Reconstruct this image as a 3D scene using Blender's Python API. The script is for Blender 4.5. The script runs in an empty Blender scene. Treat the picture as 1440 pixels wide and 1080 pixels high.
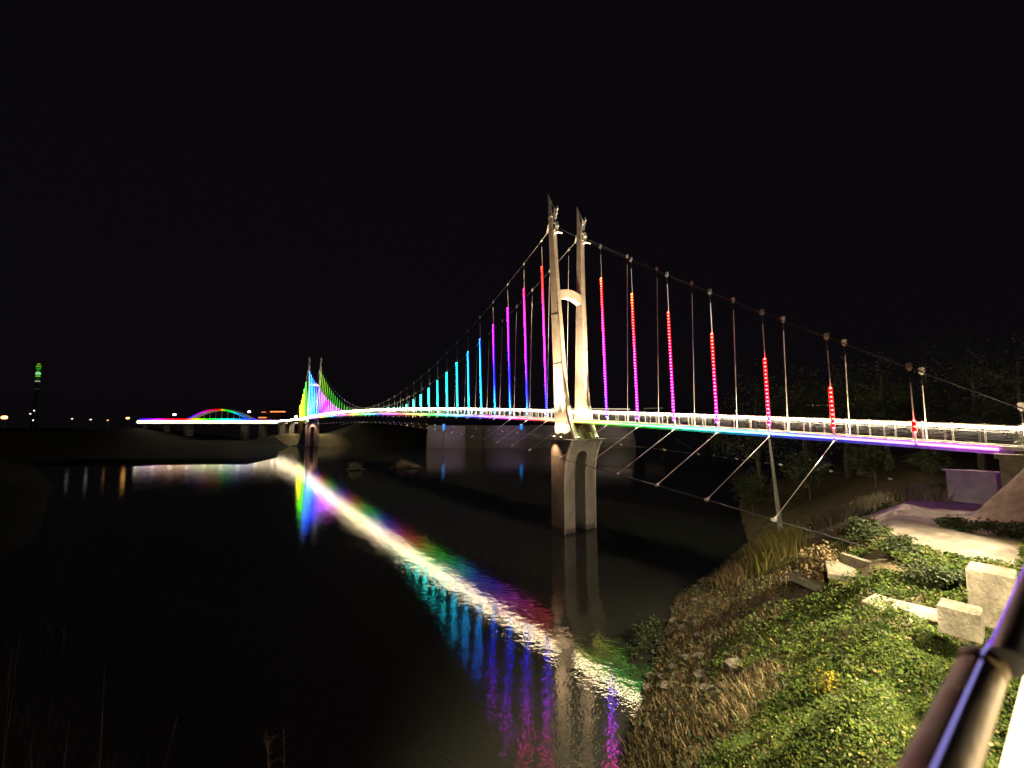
import bpy, math, random, colorsys
import numpy as np
from mathutils import Vector, Matrix, noise
random.seed(7); RNG = np.random.default_rng(11)
scene = bpy.context.scene
COL = scene.collection
R = math.radians
H = 17.0                                    # camera height above the river; z = 0 is the water
FPX = 563.0
TH = math.atan(48/563.0)

# ------------------------------------------------------------------ helpers
WO = {}                                     # world position of each object's origin
class MB:
    """collects faces (with an optional colour per face) for one mesh"""
    def __init__(s): s.v=[]; s.f=[]; s.c=[]
    def add(s, vs, fs, col=(1,1,1)):
        n=len(s.v); s.v += [tuple(p) for p in vs]
        for f in fs: s.f.append(tuple(i+n for i in f)); s.c.append(col)
        return s
    def hexa(s, p, col=(1,1,1)):            # 8 points: 4 bottom (ccw), 4 top
        return s.add(p, [(3,2,1,0),(4,5,6,7),(0,1,5,4),(1,2,6,5),(2,3,7,6),(3,0,4,7)], col)
    def box(s, c, ax, ay, hz, col=(1,1,1)): # centre, half vectors
        c=Vector(c); ax=Vector(ax); ay=Vector(ay); az=Vector((0,0,hz)) if not isinstance(hz,(tuple,Vector)) else Vector(hz)
        return s.hexa([c-ax-ay-az,c+ax-ay-az,c+ax+ay-az,c-ax+ay-az,c-ax-ay+az,c+ax-ay+az,c+ax+ay+az,c-ax+ay+az],col)
    def tube(s, pts, r, n=8, cap=True, cols=None):
        pts=[Vector(p) for p in pts]; rs = r if isinstance(r,(list,tuple)) else [r]*len(pts)
        base=len(s.v); rings=[]
        up=Vector((0,0,1))
        for i,p in enumerate(pts):
            t=(pts[min(i+1,len(pts)-1)]-pts[max(i-1,0)]).normalized()
            u=t.cross(up if abs(t.z)<.95 else Vector((1,0,0))).normalized(); w=u.cross(t)
            for j in range(n):
                a=2*math.pi*j/n; q=p+(u*math.cos(a)+w*math.sin(a))*rs[i]; s.v.append(tuple(q))
        for i in range(len(pts)-1):
            col = cols[i] if cols else (1,1,1)
            for j in range(n):
                a=base+i*n+j; b=base+i*n+(j+1)%n
                s.f.append((a,a+n,b+n,b)); s.c.append(col)
        if cap:
            s.f.append(tuple(base+j for j in range(n))); s.c.append(cols[0] if cols else (1,1,1))
            e=base+(len(pts)-1)*n
            s.f.append(tuple(e+j for j in reversed(range(n)))); s.c.append(cols[-1] if cols else (1,1,1))
        return s
    def octa(s, c, r, col=(1,1,1), rz=None):
        x,y,z=c; rz=rz or r
        return s.add([(x+r,y,z),(x,y+r,z),(x-r,y,z),(x,y-r,z),(x,y,z+rz),(x,y,z-rz)],
                     [(0,1,4),(1,2,4),(2,3,4),(3,0,4),(1,0,5),(2,1,5),(3,2,5),(0,3,5)],col)
    def prism(s, poly, d, col=(1,1,1)):     # polygon of 3-D points pushed along vector d
        n=len(poly); d=Vector(d); p=[Vector(q) for q in poly]
        vs=p+[q+d for q in p]
        fs=[tuple(reversed(range(n))),tuple(range(n,2*n))]+[(i,(i+1)%n,n+(i+1)%n,n+i) for i in range(n)]
        return s.add(vs,fs,col)

def obj(name, mb, mat, parent=None, origin=None, smooth=False):
    me=bpy.data.meshes.new(name)
    v=np.array(mb.v,dtype=float)
    if origin is None: origin=((v[:,0].min()+v[:,0].max())/2,(v[:,1].min()+v[:,1].max())/2,v[:,2].min())
    origin=Vector(origin)
    v=v-np.array(origin)
    me.from_pydata(v.tolist(),[],mb.f); me.update()
    if any(c!=(1,1,1) for c in mb.c):
        at=me.color_attributes.new('Col','FLOAT_COLOR','CORNER')
        buf=[]
        for poly,c in zip(mb.f,mb.c):
            buf += [c[0],c[1],c[2],1.0]*len(poly)
        at.data.foreach_set('color',buf)
    if smooth: me.polygons.foreach_set('use_smooth',[True]*len(me.polygons))
    me.materials.append(mat)
    o=bpy.data.objects.new(name,me); COL.objects.link(o)
    WO[o]=origin
    if parent is not None:
        o.parent=parent; o.location=origin-WO[parent]
    else: o.location=origin
    return o

def npobj(name, V, F, mat, parent=None, smooth=False, mats=None, midx=None):
    """big mesh from numpy arrays, F is (n,3) or (n,4)"""
    origin=Vector(((V[:,0].min()+V[:,0].max())/2,(V[:,1].min()+V[:,1].max())/2,V[:,2].min()))
    V=V-np.array(origin)
    me=bpy.data.meshes.new(name); k=F.shape[1]
    me.vertices.add(len(V)); me.vertices.foreach_set('co',V.astype(np.float32).ravel())
    me.loops.add(F.size); me.loops.foreach_set('vertex_index',F.astype(np.int32).ravel())
    me.polygons.add(len(F)); me.polygons.foreach_set('loop_start',np.arange(0,F.size,k,dtype=np.int32))
    for m in (mats or [mat]): me.materials.append(m)
    if midx is not None: me.polygons.foreach_set('material_index',midx.astype(np.int32))
    if smooth: me.polygons.foreach_set('use_smooth',np.ones(len(F),dtype=bool))
    me.update(calc_edges=True); me.validate()
    o=bpy.data.objects.new(name,me); COL.objects.link(o); WO[o]=origin
    if parent is not None: o.parent=parent; o.location=origin-WO[parent]
    else: o.location=origin
    return o

def tag(o,label,cat,group=None):
    o['label']=label; o['category']=cat
    if group: o['group']=group
    return o
def thing(name,label,cat,loc,group=None):
    o=bpy.data.objects.new(name,None); COL.objects.link(o); o.location=loc; WO[o]=Vector(loc)
    o.empty_display_size=.5
    return tag(o,label,cat,group)
def dup(o,loc,rotz=0,scale=1,label=None,parent=None):
    c=o.copy(); COL.objects.link(c)
    if parent is not None: c.parent=parent
    if loc is not None: c.location=loc; c.rotation_euler=(0,0,rotz); c.scale=(scale,)*3
    if label: c['label']=label
    WO[c]=Vector(loc) if loc is not None else WO.get(o,Vector((0,0,0)))
    for ch in list(o.children):
        if ch.type!='LIGHT': dup(ch,None,parent=c)
    return c
def lamp(name,kind,loc,energy,color,parent=None,target=None,size=.15,spot=60,blend=.6):
    d=bpy.data.lights.new(name,kind); d.energy=energy; d.color=color
    if kind in('POINT','SPOT'): d.shadow_soft_size=size
    if kind=='SPOT': d.spot_size=R(spot); d.spot_blend=blend
    o=bpy.data.objects.new(name,d); COL.objects.link(o)
    o.location=Vector(loc)-(WO[parent] if parent else Vector((0,0,0)))
    if parent: o.parent=parent
    if target is not None: o.rotation_euler=(Vector(target)-Vector(loc)).to_track_quat('-Z','Y').to_euler()
    return o

# ------------------------------------------------------------------ materials
def mat(name, color, rough=.7, metal=0, var=.0, scale=2.0, col2=None, bump=0, bscale=20, spec=.5, stretch=None):
    m=bpy.data.materials.new(name); m.use_nodes=True; nt=m.node_tree; b=nt.nodes['Principled BSDF']
    b.inputs['Base Color'].default_value=(*color,1); b.inputs['Roughness'].default_value=rough
    b.inputs['Metallic'].default_value=metal; b.inputs['Specular IOR Level'].default_value=spec
    tc=nt.nodes.new('ShaderNodeNewGeometry'); vec=tc.outputs['Position']
    if stretch:
        mp=nt.nodes.new('ShaderNodeMapping'); mp.inputs['Scale'].default_value=stretch
        nt.links.new(vec,mp.inputs['Vector']); vec=mp.outputs[0]
    if col2:
        n=nt.nodes.new('ShaderNodeTexNoise'); n.inputs['Scale'].default_value=scale; n.inputs['Detail'].default_value=7; n.inputs['Roughness'].default_value=.65
        nt.links.new(vec,n.inputs['Vector'])
        r=nt.nodes.new('ShaderNodeValToRGB'); r.color_ramp.elements[0].position=.36; r.color_ramp.elements[1].position=.64
        r.color_ramp.elements[0].color=(*color,1); r.color_ramp.elements[1].color=(*col2,1)
        nt.links.new(n.outputs['Fac'],r.inputs['Fac']); nt.links.new(r.outputs['Color'],b.inputs['Base Color'])
    if bump:
        n=nt.nodes.new('ShaderNodeTexNoise'); n.inputs['Scale'].default_value=bscale; n.inputs['Detail'].default_value=5
        nt.links.new(vec,n.inputs['Vector'])
        bp=nt.nodes.new('ShaderNodeBump'); bp.inputs['Strength'].default_value=bump; bp.inputs['Distance'].default_value=.05
        nt.links.new(n.outputs['Fac'],bp.inputs['Height']); nt.links.new(bp.outputs['Normal'],b.inputs['Normal'])
    return m
def emis(name, color=None, strength=1.0, attr=False):
    m=bpy.data.materials.new(name); m.use_nodes=True; nt=m.node_tree; b=nt.nodes['Principled BSDF']
    b.inputs['Base Color'].default_value=(.02,.02,.02,1); b.inputs['Roughness'].default_value=.5
    b.inputs['Emission Strength'].default_value=strength
    if attr:
        a=nt.nodes.new('ShaderNodeAttribute'); a.attribute_name='Col'; nt.links.new(a.outputs['Color'],b.inputs['Emission Color'])
    else: b.inputs['Emission Color'].default_value=(*color,1)
    return m
def leafmat(name, c1, c2, c3=None, trans=.25, rough=.6):
    m=bpy.data.materials.new(name); m.use_nodes=True; nt=m.node_tree; b=nt.nodes['Principled BSDF']
    g=nt.nodes.new('ShaderNodeNewGeometry'); r=nt.nodes.new('ShaderNodeValToRGB')
    e=r.color_ramp.elements; e[0].color=(*c1,1); e[1].color=(*c2,1)
    if c3: x=e.new(.92); x.color=(*c2,1); e[-1].color=(*c3,1)
    n=nt.nodes.new('ShaderNodeTexNoise'); n.inputs['Scale'].default_value=.8; n.inputs['Detail'].default_value=3
    nt.links.new(g.outputs['Position'],n.inputs['Vector'])
    mx=nt.nodes.new('ShaderNodeMath'); mx.operation='MULTIPLY_ADD'; mx.inputs[1].default_value=.9
    ad=nt.nodes.new('ShaderNodeMath'); ad.operation='SUBTRACT'; ad.inputs[1].default_value=.45
    nt.links.new(n.outputs['Fac'],ad.inputs[0]); nt.links.new(ad.outputs[0],mx.inputs[0]); nt.links.new(g.outputs['Random Per Island'],mx.inputs[2])
    nt.links.new(mx.outputs[0],r.inputs['Fac']); nt.links.new(r.outputs['Color'],b.inputs['Base Color'])
    b.inputs['Roughness'].default_value=rough; b.inputs['Specular IOR Level'].default_value=.12
    tr=nt.nodes.new('ShaderNodeBsdfTranslucent'); nt.links.new(r.outputs['Color'],tr.inputs['Color'])
    mix=nt.nodes.new('ShaderNodeMixShader'); mix.inputs['Fac'].default_value=trans
    out=nt.nodes['Material Output']
    nt.links.new(b.outputs[0],mix.inputs[1]); nt.links.new(tr.outputs[0],mix.inputs[2]); nt.links.new(mix.outputs[0],out.inputs['Surface'])
    return m

M={}
M['tower']=mat('tower_concrete',(.40,.355,.30),.75,0,col2=(.29,.25,.205),scale=.55,bump=.35,bscale=9,stretch=(1,1,1.6))
M['pier']=mat('pier_concrete',(.30,.27,.23),.85,0,col2=(.17,.15,.125),scale=.6,bump=.4,bscale=7,stretch=(1,1,.45))
def tide(m):
    nt=m.node_tree; b=nt.nodes['Principled BSDF']; l=b.inputs['Base Color'].links[0]; src=l.from_socket
    g=nt.nodes.new('ShaderNodeNewGeometry'); sp=nt.nodes.new('ShaderNodeSeparateXYZ'); nt.links.new(g.outputs['Position'],sp.inputs[0])
    n=nt.nodes.new('ShaderNodeTexNoise'); n.inputs['Scale'].default_value=1.5; nt.links.new(g.outputs['Position'],n.inputs['Vector'])
    ad=nt.nodes.new('ShaderNodeMath'); nt.links.new(sp.outputs[2],ad.inputs[0]); nt.links.new(n.outputs['Fac'],ad.inputs[1])
    r=nt.nodes.new('ShaderNodeMapRange'); r.inputs[1].default_value=1.0; r.inputs[2].default_value=1.35; r.inputs[3].default_value=.45; r.inputs[4].default_value=1
    nt.links.new(ad.outputs[0],r.inputs[0]); mx=nt.nodes.new('ShaderNodeMixRGB'); mx.blend_type='MULTIPLY'; mx.inputs[0].default_value=1
    nt.links.new(src,mx.inputs[1]); nt.links.new(r.outputs[0],mx.inputs[2]); nt.links.new(mx.outputs[0],b.inputs['Base Color'])
tide(M['pier'])
M['crete']=mat('weathered_concrete',(.27,.24,.19),.85,0,col2=(.13,.115,.09),scale=1.3,bump=.5,bscale=14)
M['block']=mat('stained_concrete',(.19,.165,.125),.9,0,col2=(.085,.075,.055),scale=2.4,bump=.6,bscale=16,stretch=(1,1,.6))
M['wallc']=mat('pale_wall_concrete',(.42,.38,.34),.9,0,col2=(.3,.27,.24),scale=1.5,bump=.3,bscale=9)
M['crete_dark']=mat('dark_concrete',(.16,.145,.13),.9,0,col2=(.08,.075,.07),scale=.9,bump=.4,bscale=8)
M['paint']=mat('cream_painted_steel',(.72,.70,.66),.4,0,col2=(.6,.58,.54),scale=3)
M['steel']=mat('galvanised_steel',(.55,.55,.56),.4,.35)
M['cable']=mat('cable_steel',(.035,.035,.04),.5,.3)
M['wire']=mat('dull_wire',(.10,.10,.11),.5,.3)
M['rod']=mat('pale_rod',(.75,.73,.72),.45)
M['black_cable']=mat('black_cable_sheath',(.012,.012,.012),.5)
M['deck']=mat('deck_boards',(.09,.075,.06),.8,0,col2=(.05,.042,.035),scale=4)
M['under']=mat('girder_paint',(.42,.42,.44),.45,0,col2=(.3,.3,.32),scale=2)
M['panel']=mat('brown_panel',(.24,.16,.11),.6,0,col2=(.17,.11,.08),scale=2)
M['led']=emis('led_light',attr=True)
M['warm']=emis('warm_white_light',(1,.80,.50),60)
M['dark']=mat('dark_metal',(.03,.03,.03),.45,.3)
M['railmetal']=mat('handrail_metal',(.36,.27,.17),.42,.12,col2=(.25,.18,.11),scale=9,bump=.15,bscale=60)
M['gap']=mat('joint_black',(.008,.008,.008),.6)
M['bark']=mat('bark',(.10,.085,.07),.9,0,col2=(.05,.042,.035),scale=4,bump=.8,bscale=14,stretch=(1,1,.25))
M['pole']=mat('pole_concrete',(.30,.28,.25),.85,0,col2=(.2,.185,.17),scale=2)
M['stone']=mat('stone',(.13,.11,.085),.9,0,col2=(.065,.055,.042),scale=3,bump=.7,bscale=8)
M['vine']=leafmat('vine_leaves',(.018,.040,.008),(.066,.094,.015),(.10,.105,.018),rough=.9)
M['vine_yellow']=leafmat('yellow_leaves',(.12,.135,.015),(.22,.17,.02))
M['bush']=leafmat('bush_leaves',(.022,.032,.014),(.055,.07,.03))
M['tree']=leafmat('tree_leaves',(.036,.05,.03),(.09,.10,.06))
M['dry']=leafmat('dry_grass',(.085,.065,.033),(.20,.148,.075),(.30,.225,.12),trans=.2)
M['tuft']=leafmat('green_grass_tuft',(.12,.115,.03),(.24,.21,.07),trans=.3)
M['reed']=leafmat('tan_reeds',(.14,.115,.06),(.3,.25,.15),trans=.3)
M['pale_grass']=leafmat('pale_grass',(.34,.28,.17),(.55,.46,.3),trans=.3)
M['twig']=mat('dry_twig',(.5,.4,.33),.8)
M['twig_red']=leafmat('red_brown_twigs',(.06,.032,.03),(.13,.075,.065),trans=.1)
# ------------------------------------------------------------------ world, camera, render
w=bpy.data.worlds.new('World'); scene.world=w; w.use_nodes=True; nt=w.node_tree
bg=nt.nodes['Background']
sky=nt.nodes.new('ShaderNodeTexSky'); sky.sky_type='NISHITA'; sky.sun_disc=False; sky.sun_elevation=R(2); sky.sun_rotation=R(150)
sky.altitude=50
hs=nt.nodes.new('ShaderNodeMixRGB'); hs.inputs[0].default_value=.985; hs.inputs[2].default_value=(.30,.23,.34,1)
nt.links.new(sky.outputs[0],hs.inputs[1]); nt.links.new(hs.outputs[0],bg.inputs['Color']); bg.inputs['Strength'].default_value=.0098
cam=bpy.data.cameras.new('camera'); cam.sensor_width=36; cam.lens=FPX/1440*36; cam.clip_start=.05; cam.clip_end=6000
co=bpy.data.objects.new('camera',cam); COL.objects.link(co); co.location=(0,0,H); co.rotation_euler=(R(90)+TH,0,0)
scene.camera=co
cam.dof.use_dof=True; cam.dof.focus_distance=45; cam.dof.aperture_fstop=1.3
scene.view_settings.view_transform='Standard'; scene.view_settings.look='None'; scene.view_settings.gamma=1
scene.view_settings.exposure=0
scene.render.engine='CYCLES'
cy=scene.cycles; cy.use_denoising=True; cy.max_bounces=6; cy.diffuse_bounces=2; cy.glossy_bounces=3; cy.transmission_bounces=2
cy.sample_clamp_indirect=6; cy.use_light_tree=True; cy.caustics_reflective=False; cy.caustics_refractive=False

# ------------------------------------------------------------------ geometry of the place
PHI,X0,Z0,W=.63056,10.136,59.043,4.314
EX,EY=-math.sin(PHI),math.cos(PHI)           # along the bridge, away from the camera
NX,NY=math.cos(PHI),math.sin(PHI)            # across the bridge, from the near edge to the far edge
D=5.0                                        # hanger spacing; stations grow towards the camera's bank
Evec=Vector((EX,EY,0)); Nvec=Vector((NX,NY,0))
def B(k,off,z): return Vector((X0+off*NX-k*D*EX, Y0+off*NY-k*D*EY, z))
Y0=Z0
KM=-22.5                                     # mid-span
KT0,KT1=-1.05,-43.95
def railtop(k): return H+3.1-.00395*(k-KM)**2
def cablez(k):
    if k>=-.8: return H+27.6-3.62*k+.033*k*k
    if k>=2*KM+.8: return H+3.7+.0586*(k-KM)**2
    kk=2*KM-k
    return H+27.6-3.62*kk+.033*kk*kk
LEAN=.033
def lean(z,k): return -LEAN*max(0,z-(railtop(k)-1.2))
def ray(px,py):
    u=(px-720)/FPX; v=(540-py)/FPX
    return Vector((u,math.cos(TH)-v*math.sin(TH),math.sin(TH)+v*math.cos(TH)))
def onz(px,py,z):
    r=ray(px,py); t=(z-H)/r.z; return Vector((0,0,H))+r*t
def depth(px,py,Y):                          # the point of a pixel's sight line at a known distance
    r=ray(px,py); return Vector((0,0,H))+r*(Y/r.y)

# near bank, coordinates: a along the shore, q towards the river
def ip(x,xs,ys): return np.interp(x,xs,ys)
def AQ(a,q): return (.8*a-.6*q,.6*a+.8*q)
EMB=(44.0,-.3)
def bank(a,q):
    a=np.asarray(a,dtype=float); q=np.asarray(q,dtype=float)
    qt=ip(a,[-30,0,5,15,30,43,60,80,160],[1,1,1.5,3,6,7,7,12,14])
    qs=ip(a,[-30,0,15,21,36,47,60,80,100,160],[8,9,12.6,15.5,22.3,23.5,26,36,44,48])
    zt=ip(a,[-30,0,5,15,43,60,160],[-5,-5,-5.5,-6.5,-6.5,-7,-6])
    t=np.clip((q-qt)/(qs-qt),0,1.6)
    z=zt+(-17-zt)*t
    land=ip(a,[-30,50,70,160],[.3,.3,.35,.4])
    z=np.where(q<0,zt+np.minimum(-q*land,9),z)
    emb=np.minimum(-2.3,-4.5+(2-q)*1.5)-.9*np.maximum(0,39.5-a)
    emb=np.where(a<43.3,emb,np.where(q<1.6,-2.3,-99))
    return np.maximum(z,emb)+H
def hnoise(x,y):
    return .22*noise.noise((x*.35,y*.35,0))+.10*noise.noise((x*1.1,y*1.1,3))+.05*noise.noise((x*3,y*3,9))
def toaq(x,y): return (.8*x+.6*y, -.6*x+.8*y)
def ground(x,y):
    a,q=toaq(x,y); return float(bank(a,q))
def at(px,py,z0=.0):                         # where a sight line meets the bank
    r=ray(px,py); t=1.5
    while t<160:
        p=Vector((0,0,H))+r*t
        if p.z<ground(p.x,p.y)+z0: break
        t*=1.004
    return p

# ------------------------------------------------------------------ water and land
def make_water():
    m=bpy.data.materials.new('river_water'); m.use_nodes=True; nt=m.node_tree; b=nt.nodes['Principled BSDF']
    b.inputs['Base Color'].default_value=(.016,.017,.014,1); b.inputs['Roughness'].default_value=.045; b.inputs['IOR'].default_value=1.48
    g=nt.nodes.new('ShaderNodeNewGeometry')
    hsum=None
    for sc,st,am in ((.45,(1,1,1),.09),(1.6,(1,1.3,1),.055),(5.5,(1,1,1),.024)):
        mp=nt.nodes.new('ShaderNodeMapping'); mp.inputs['Scale'].default_value=st; mp.inputs['Rotation'].default_value=(0,0,R(25))
        n=nt.nodes.new('ShaderNodeTexNoise'); n.inputs['Scale'].default_value=sc; n.inputs['Detail'].default_value=2
        nt.links.new(g.outputs['Position'],mp.inputs['Vector']); nt.links.new(mp.outputs[0],n.inputs['Vector'])
        mu=nt.nodes.new('ShaderNodeMath'); mu.operation='MULTIPLY'; mu.inputs[1].default_value=am; nt.links.new(n.outputs['Fac'],mu.inputs[0])
        if hsum is None: hsum=mu
        else:
            ad=nt.nodes.new('ShaderNodeMath'); nt.links.new(hsum.outputs[0],ad.inputs[0]); nt.links.new(mu.outputs[0],ad.inputs[1]); hsum=ad
    bp=nt.nodes.new('ShaderNodeBump'); bp.inputs['Strength'].default_value=1; bp.inputs['Distance'].default_value=.18
    nt.links.new(hsum.outputs[0],bp.inputs['Height']); nt.links.new(bp.outputs['Normal'],b.inputs['Normal'])
    mb=MB(); mb.add([(-3000,-80,0),(3000,-80,0),(3000,4500,0),(-3000,4500,0)],[(0,1,2,3)])
    o=obj('water',mb,m); o['kind']='structure'
make_water()

def ground_mat(name,c1,c2,c3):
    m=mat(name,c1,.95,0,col2=c2,scale=.7,bump=.8,bscale=5,spec=.1); return m
M['soil']=ground_mat('bank_soil',(.10,.075,.045),(.05,.045,.024),None)
M['farsoil']=ground_mat('far_bank_soil',(.022,.02,.016),(.010,.011,.008),None)
M['tansoil']=ground_mat('sandy_soil',(.26,.20,.13),(.13,.10,.065),None)
def build_bank():
    aa=np.concatenate([np.arange(-30,50,.6),np.arange(50,161,2.0)]); qq=np.concatenate([np.arange(-40,-2,2.0),np.arange(-2,34,.6),np.arange(34,66,2.0)])
    A,Q=np.meshgrid(aa,qq,indexing='ij'); Zv=bank(A,Q)
    X=.8*A-.6*Q; Y=.6*A+.8*Q
    Zn=np.array([[hnoise(x,y) for x,y in zip(rx,ry)] for rx,ry in zip(X,Y)])
    V=np.stack([X,Y,Zv+Zn-.05],-1).reshape(-1,3)
    ni,nj=A.shape; idx=np.arange(ni*nj).reshape(ni,nj)
    F=np.stack([idx[:-1,:-1],idx[1:,:-1],idx[1:,1:],idx[:-1,1:]],-1).reshape(-1,4)
    o=npobj('river_bank',V,F,M['soil'],smooth=True); o['kind']='structure'
build_bank()

def pip(x,y,poly):
    c=False; j=len(poly)-1
    for i in range(len(poly)):
        xi,yi=poly[i]; xj,yj=poly[j]
        if (yi>y)!=(yj>y) and x<(xj-xi)*(y-yi)/(yj-yi)+xi: c=not c
        j=i
    return c
def pdist(x,y,poly):
    d=1e9
    for i in range(len(poly)):
        x1,y1=poly[i-1]; x2,y2=poly[i]; dx,dy=x2-x1,y2-y1
        t=max(0,min(1,((x-x1)*dx+(y-y1)*dy)/(dx*dx+dy*dy+1e-9)))
        d=min(d,math.hypot(x-x1-t*dx,y-y1-t*dy))
    return d
def land(name,poly,step,hfun,m):
    xs=[p[0] for p in poly]; ys=[p[1] for p in poly]
    gx=np.arange(min(xs)-step*2,max(xs)+step*2.5,step); gy=np.arange(min(ys)-step*2,max(ys)+step*2.5,step)
    V=[];
    for x in gx:
        for y in gy:
            d=pdist(x,y,poly); d=d if pip(x,y,poly) else -d
            V.append((x,y,hfun(x,y,d)))
    ni,nj=len(gx),len(gy); idx=np.arange(ni*nj).reshape(ni,nj)
    F=np.stack([idx[:-1,:-1],idx[1:,:-1],idx[1:,1:],idx[:-1,1:]],-1).reshape(-1,4)
    o=npobj(name,np.array(V),F,m,smooth=True); o['kind']='structure'
# low dark peninsula on the far left, the far tower's bank and the wooded shore to its right
pen=[(-520,40),(-58,46),(-70,61),(-114,101),(-176,149),(-102,156),(-100,172),(-118,205),(-134,244),(-150,300),(-215,330),(-270,345),(-520,330)]
def hpen(x,y,d):
    n=noise.noise((x*.03,y*.03,0))*2+noise.noise((x*.15,y*.15,4))*.5
    top=1.1+max(0,min(1,max((-225-x)/45,(138-y)/12 if x<-110 else 0)))*8.0 + 6.5*max(0,1-math.hypot((x+150)/32,(y-275)/38))
    return max(-2,min(top,d*.3))+ (n*(.15+.05*top) if d>3 else 0)
M['meadow']=ground_mat('meadow_soil',(.008,.008,.005),(.004,.0045,.003),None)
land('peninsula',pen,5.0,hpen,M['meadow'])
sh=[(-134,244),(-112,248),(-98,262),(-60,300),(-40,420),(60,520),(-60,700),(-190,560),(-168,330)]
land('far_shore',sh,6.0,lambda x,y,d:max(-2,min(13,d*.34))+(noise.noise((x*.06,y*.06,2))*1.5 if d>3 else 0),M['farsoil'])

land('sandy_bank',[(-165,262),(-140,247),(-112,245),(-100,252),(-104,275),(-165,290)],2.5,lambda x,y,d:max(-2,min(6.5,d*.62))+(noise.noise((x*.25,y*.25,2))*.7 if d>1 else 0),M['tansoil'])
# ------------------------------------------------------------------ LED colours
def hue(h,s=.98,v=1.0,k=1.0):
    r,g,b=colorsys.hsv_to_rgb((h%360)/360,s,v)
    return (k*r**2.2,k*g**2.2,k*b**2.2)
def mixc(a,b,t): return tuple(x*(1-t)+y*t for x,y in zip(a,b))

# ------------------------------------------------------------------ the suspension bridge
bridge=thing('suspension_bridge','long lit suspension footbridge with two concrete towers and rainbow light tubes across the river','bridge',B(-22.5,W/2,0))
KN,KF=8.05,-51.0
ks=np.arange(KF,KN+.001,.5)
def ribbon(k0,k1,offs,zf,step=.5,bottomdrop=None):
    """swept box along the bridge: offs=(o0,o1), zf(k)->(zbottom,ztop)"""
    mb=MB(); n=max(1,int(round((k1-k0)/step))); kk=[k0+(k1-k0)*i/n for i in range(n+1)]
    for i,k in enumerate(kk):
        z0,z1=zf(k)
        mb.v += [tuple(B(k,offs[0],z0)),tuple(B(k,offs[1],z0)),tuple(B(k,offs[1],z1)),tuple(B(k,offs[0],z1))]
    for i in range(n):
        a=4*i; b=a+4
        for j in range(4): mb.f.append((a+j,a+(j+1)%4,b+(j+1)%4,b+j)); mb.c.append((1,1,1))
    mb.f.append((3,2,1,0)); mb.c.append((1,1,1)); e=4*n; mb.f.append((e,e+1,e+2,e+3)); mb.c.append((1,1,1))
    return mb
ORG=WO[bridge]
obj('deck',ribbon(KF,KN,(.52,W-.52),lambda k:(railtop(k)-1.52,railtop(k)-1.42)),M['deck'],bridge)
for o0 in (.22,W-.5):
    obj('edge_girder',ribbon(KF,KN,(o0,o0+.28),lambda k:(railtop(k)-1.62,railtop(k)-1.38)),M['paint'],bridge)
obj('bottom_girder',ribbon(KF,KN,(1.0,W-1.0),lambda k:(railtop(k)-2.0,railtop(k)-1.525)),M['under'],bridge)
mb=MB()
for i in range(int((KN-KF)*1)):
    k=KF+.0+i; z=railtop(k)-1.72
    mb.box(B(k,W/2,z),Nvec*(W/2-.1),Evec*.08,.12)
cb=obj('cross_beam',mb,M['under'],bridge)
cb['kind']='stuff'
DOWN_C=(190,152,94); SIDE_C=(75,60,32)
# handrails: pipe, wires, posts, warm light strip
for side,(o0,sg) in enumerate(((.36,-1),(W-.36,1))):
    mb=MB(); mb.tube([B(k,o0,railtop(k)) for k in ks],.05,8)
    rail=obj('handrail',mb,M['paint'],bridge)
    mb=MB()
    for dz in (.44,.66,.88,1.10):
        mb.tube([B(k,o0,railtop(k)-dz) for k in ks],.018 ,5)
    obj('rail_wire',mb,M['wire'],rail)
    # light strip under the pipe, in segments one panel long
    mb=MB(); k=KF
    while k<KN-.3:
        k2=min(k+.5,KN)
        p=[B(k,o0-.055,railtop(k)-.22),B(k2,o0-.055,railtop(k2)-.22),B(k2,o0+.055,railtop(k2)-.22),B(k,o0+.055,railtop(k)-.22),
           B(k,o0-.055,railtop(k)-.04),B(k2,o0-.055,railtop(k2)-.04),B(k2,o0+.055,railtop(k2)-.04),B(k,o0+.055,railtop(k)-.04)]
        n0=len(mb.c); mb.hexa(p,SIDE_C); mb.c[n0]=DOWN_C; k=k2
    obj('handrail_light',mb,M['led'],rail)
    # posts
    k0=7.97; n=int((k0-KF)*3)
    pm=MB()
    def post(mbx,k,zb):
        z=railtop(k)
        for s in (-.035,.035):
            c=B(k,o0+sg*.04,zb+.0)+Evec*s
            mbx.hexa([c-Evec*.012-Nvec*.055,c+Evec*.012-Nvec*.055,c+Evec*.012+Nvec*.055,c-Evec*.012+Nvec*.055]+
                     [q+Vector((0,0,1.44))-Nvec*sg*.03 for q in (c-Evec*.012-Nvec*.035,c+Evec*.012-Nvec*.035,c+Evec*.012+Nvec*.035,c-Evec*.012+Nvec*.035)])
        c=B(k,o0,zb+1.43); mbx.box(c,Evec*.05,Nvec*.045,.035)
    post(pm,k0,railtop(k0)-1.38)
    first=obj('rail_post',pm,M['paint'],rail,origin=B(k0,o0,railtop(k0)-1.38))
    rest=MB()
    for i in range(1,n):
        k=k0-i/3
        if i<50:
            c=first.copy(); COL.objects.link(c); c.parent=rail; c.location=B(k,o0,railtop(k)-1.38)-WO[rail]
        else: post(rest,k,railtop(k)-1.38)
    ro=obj('rail_post',rest,M['paint'],rail); ro['kind']='stuff'
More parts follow.
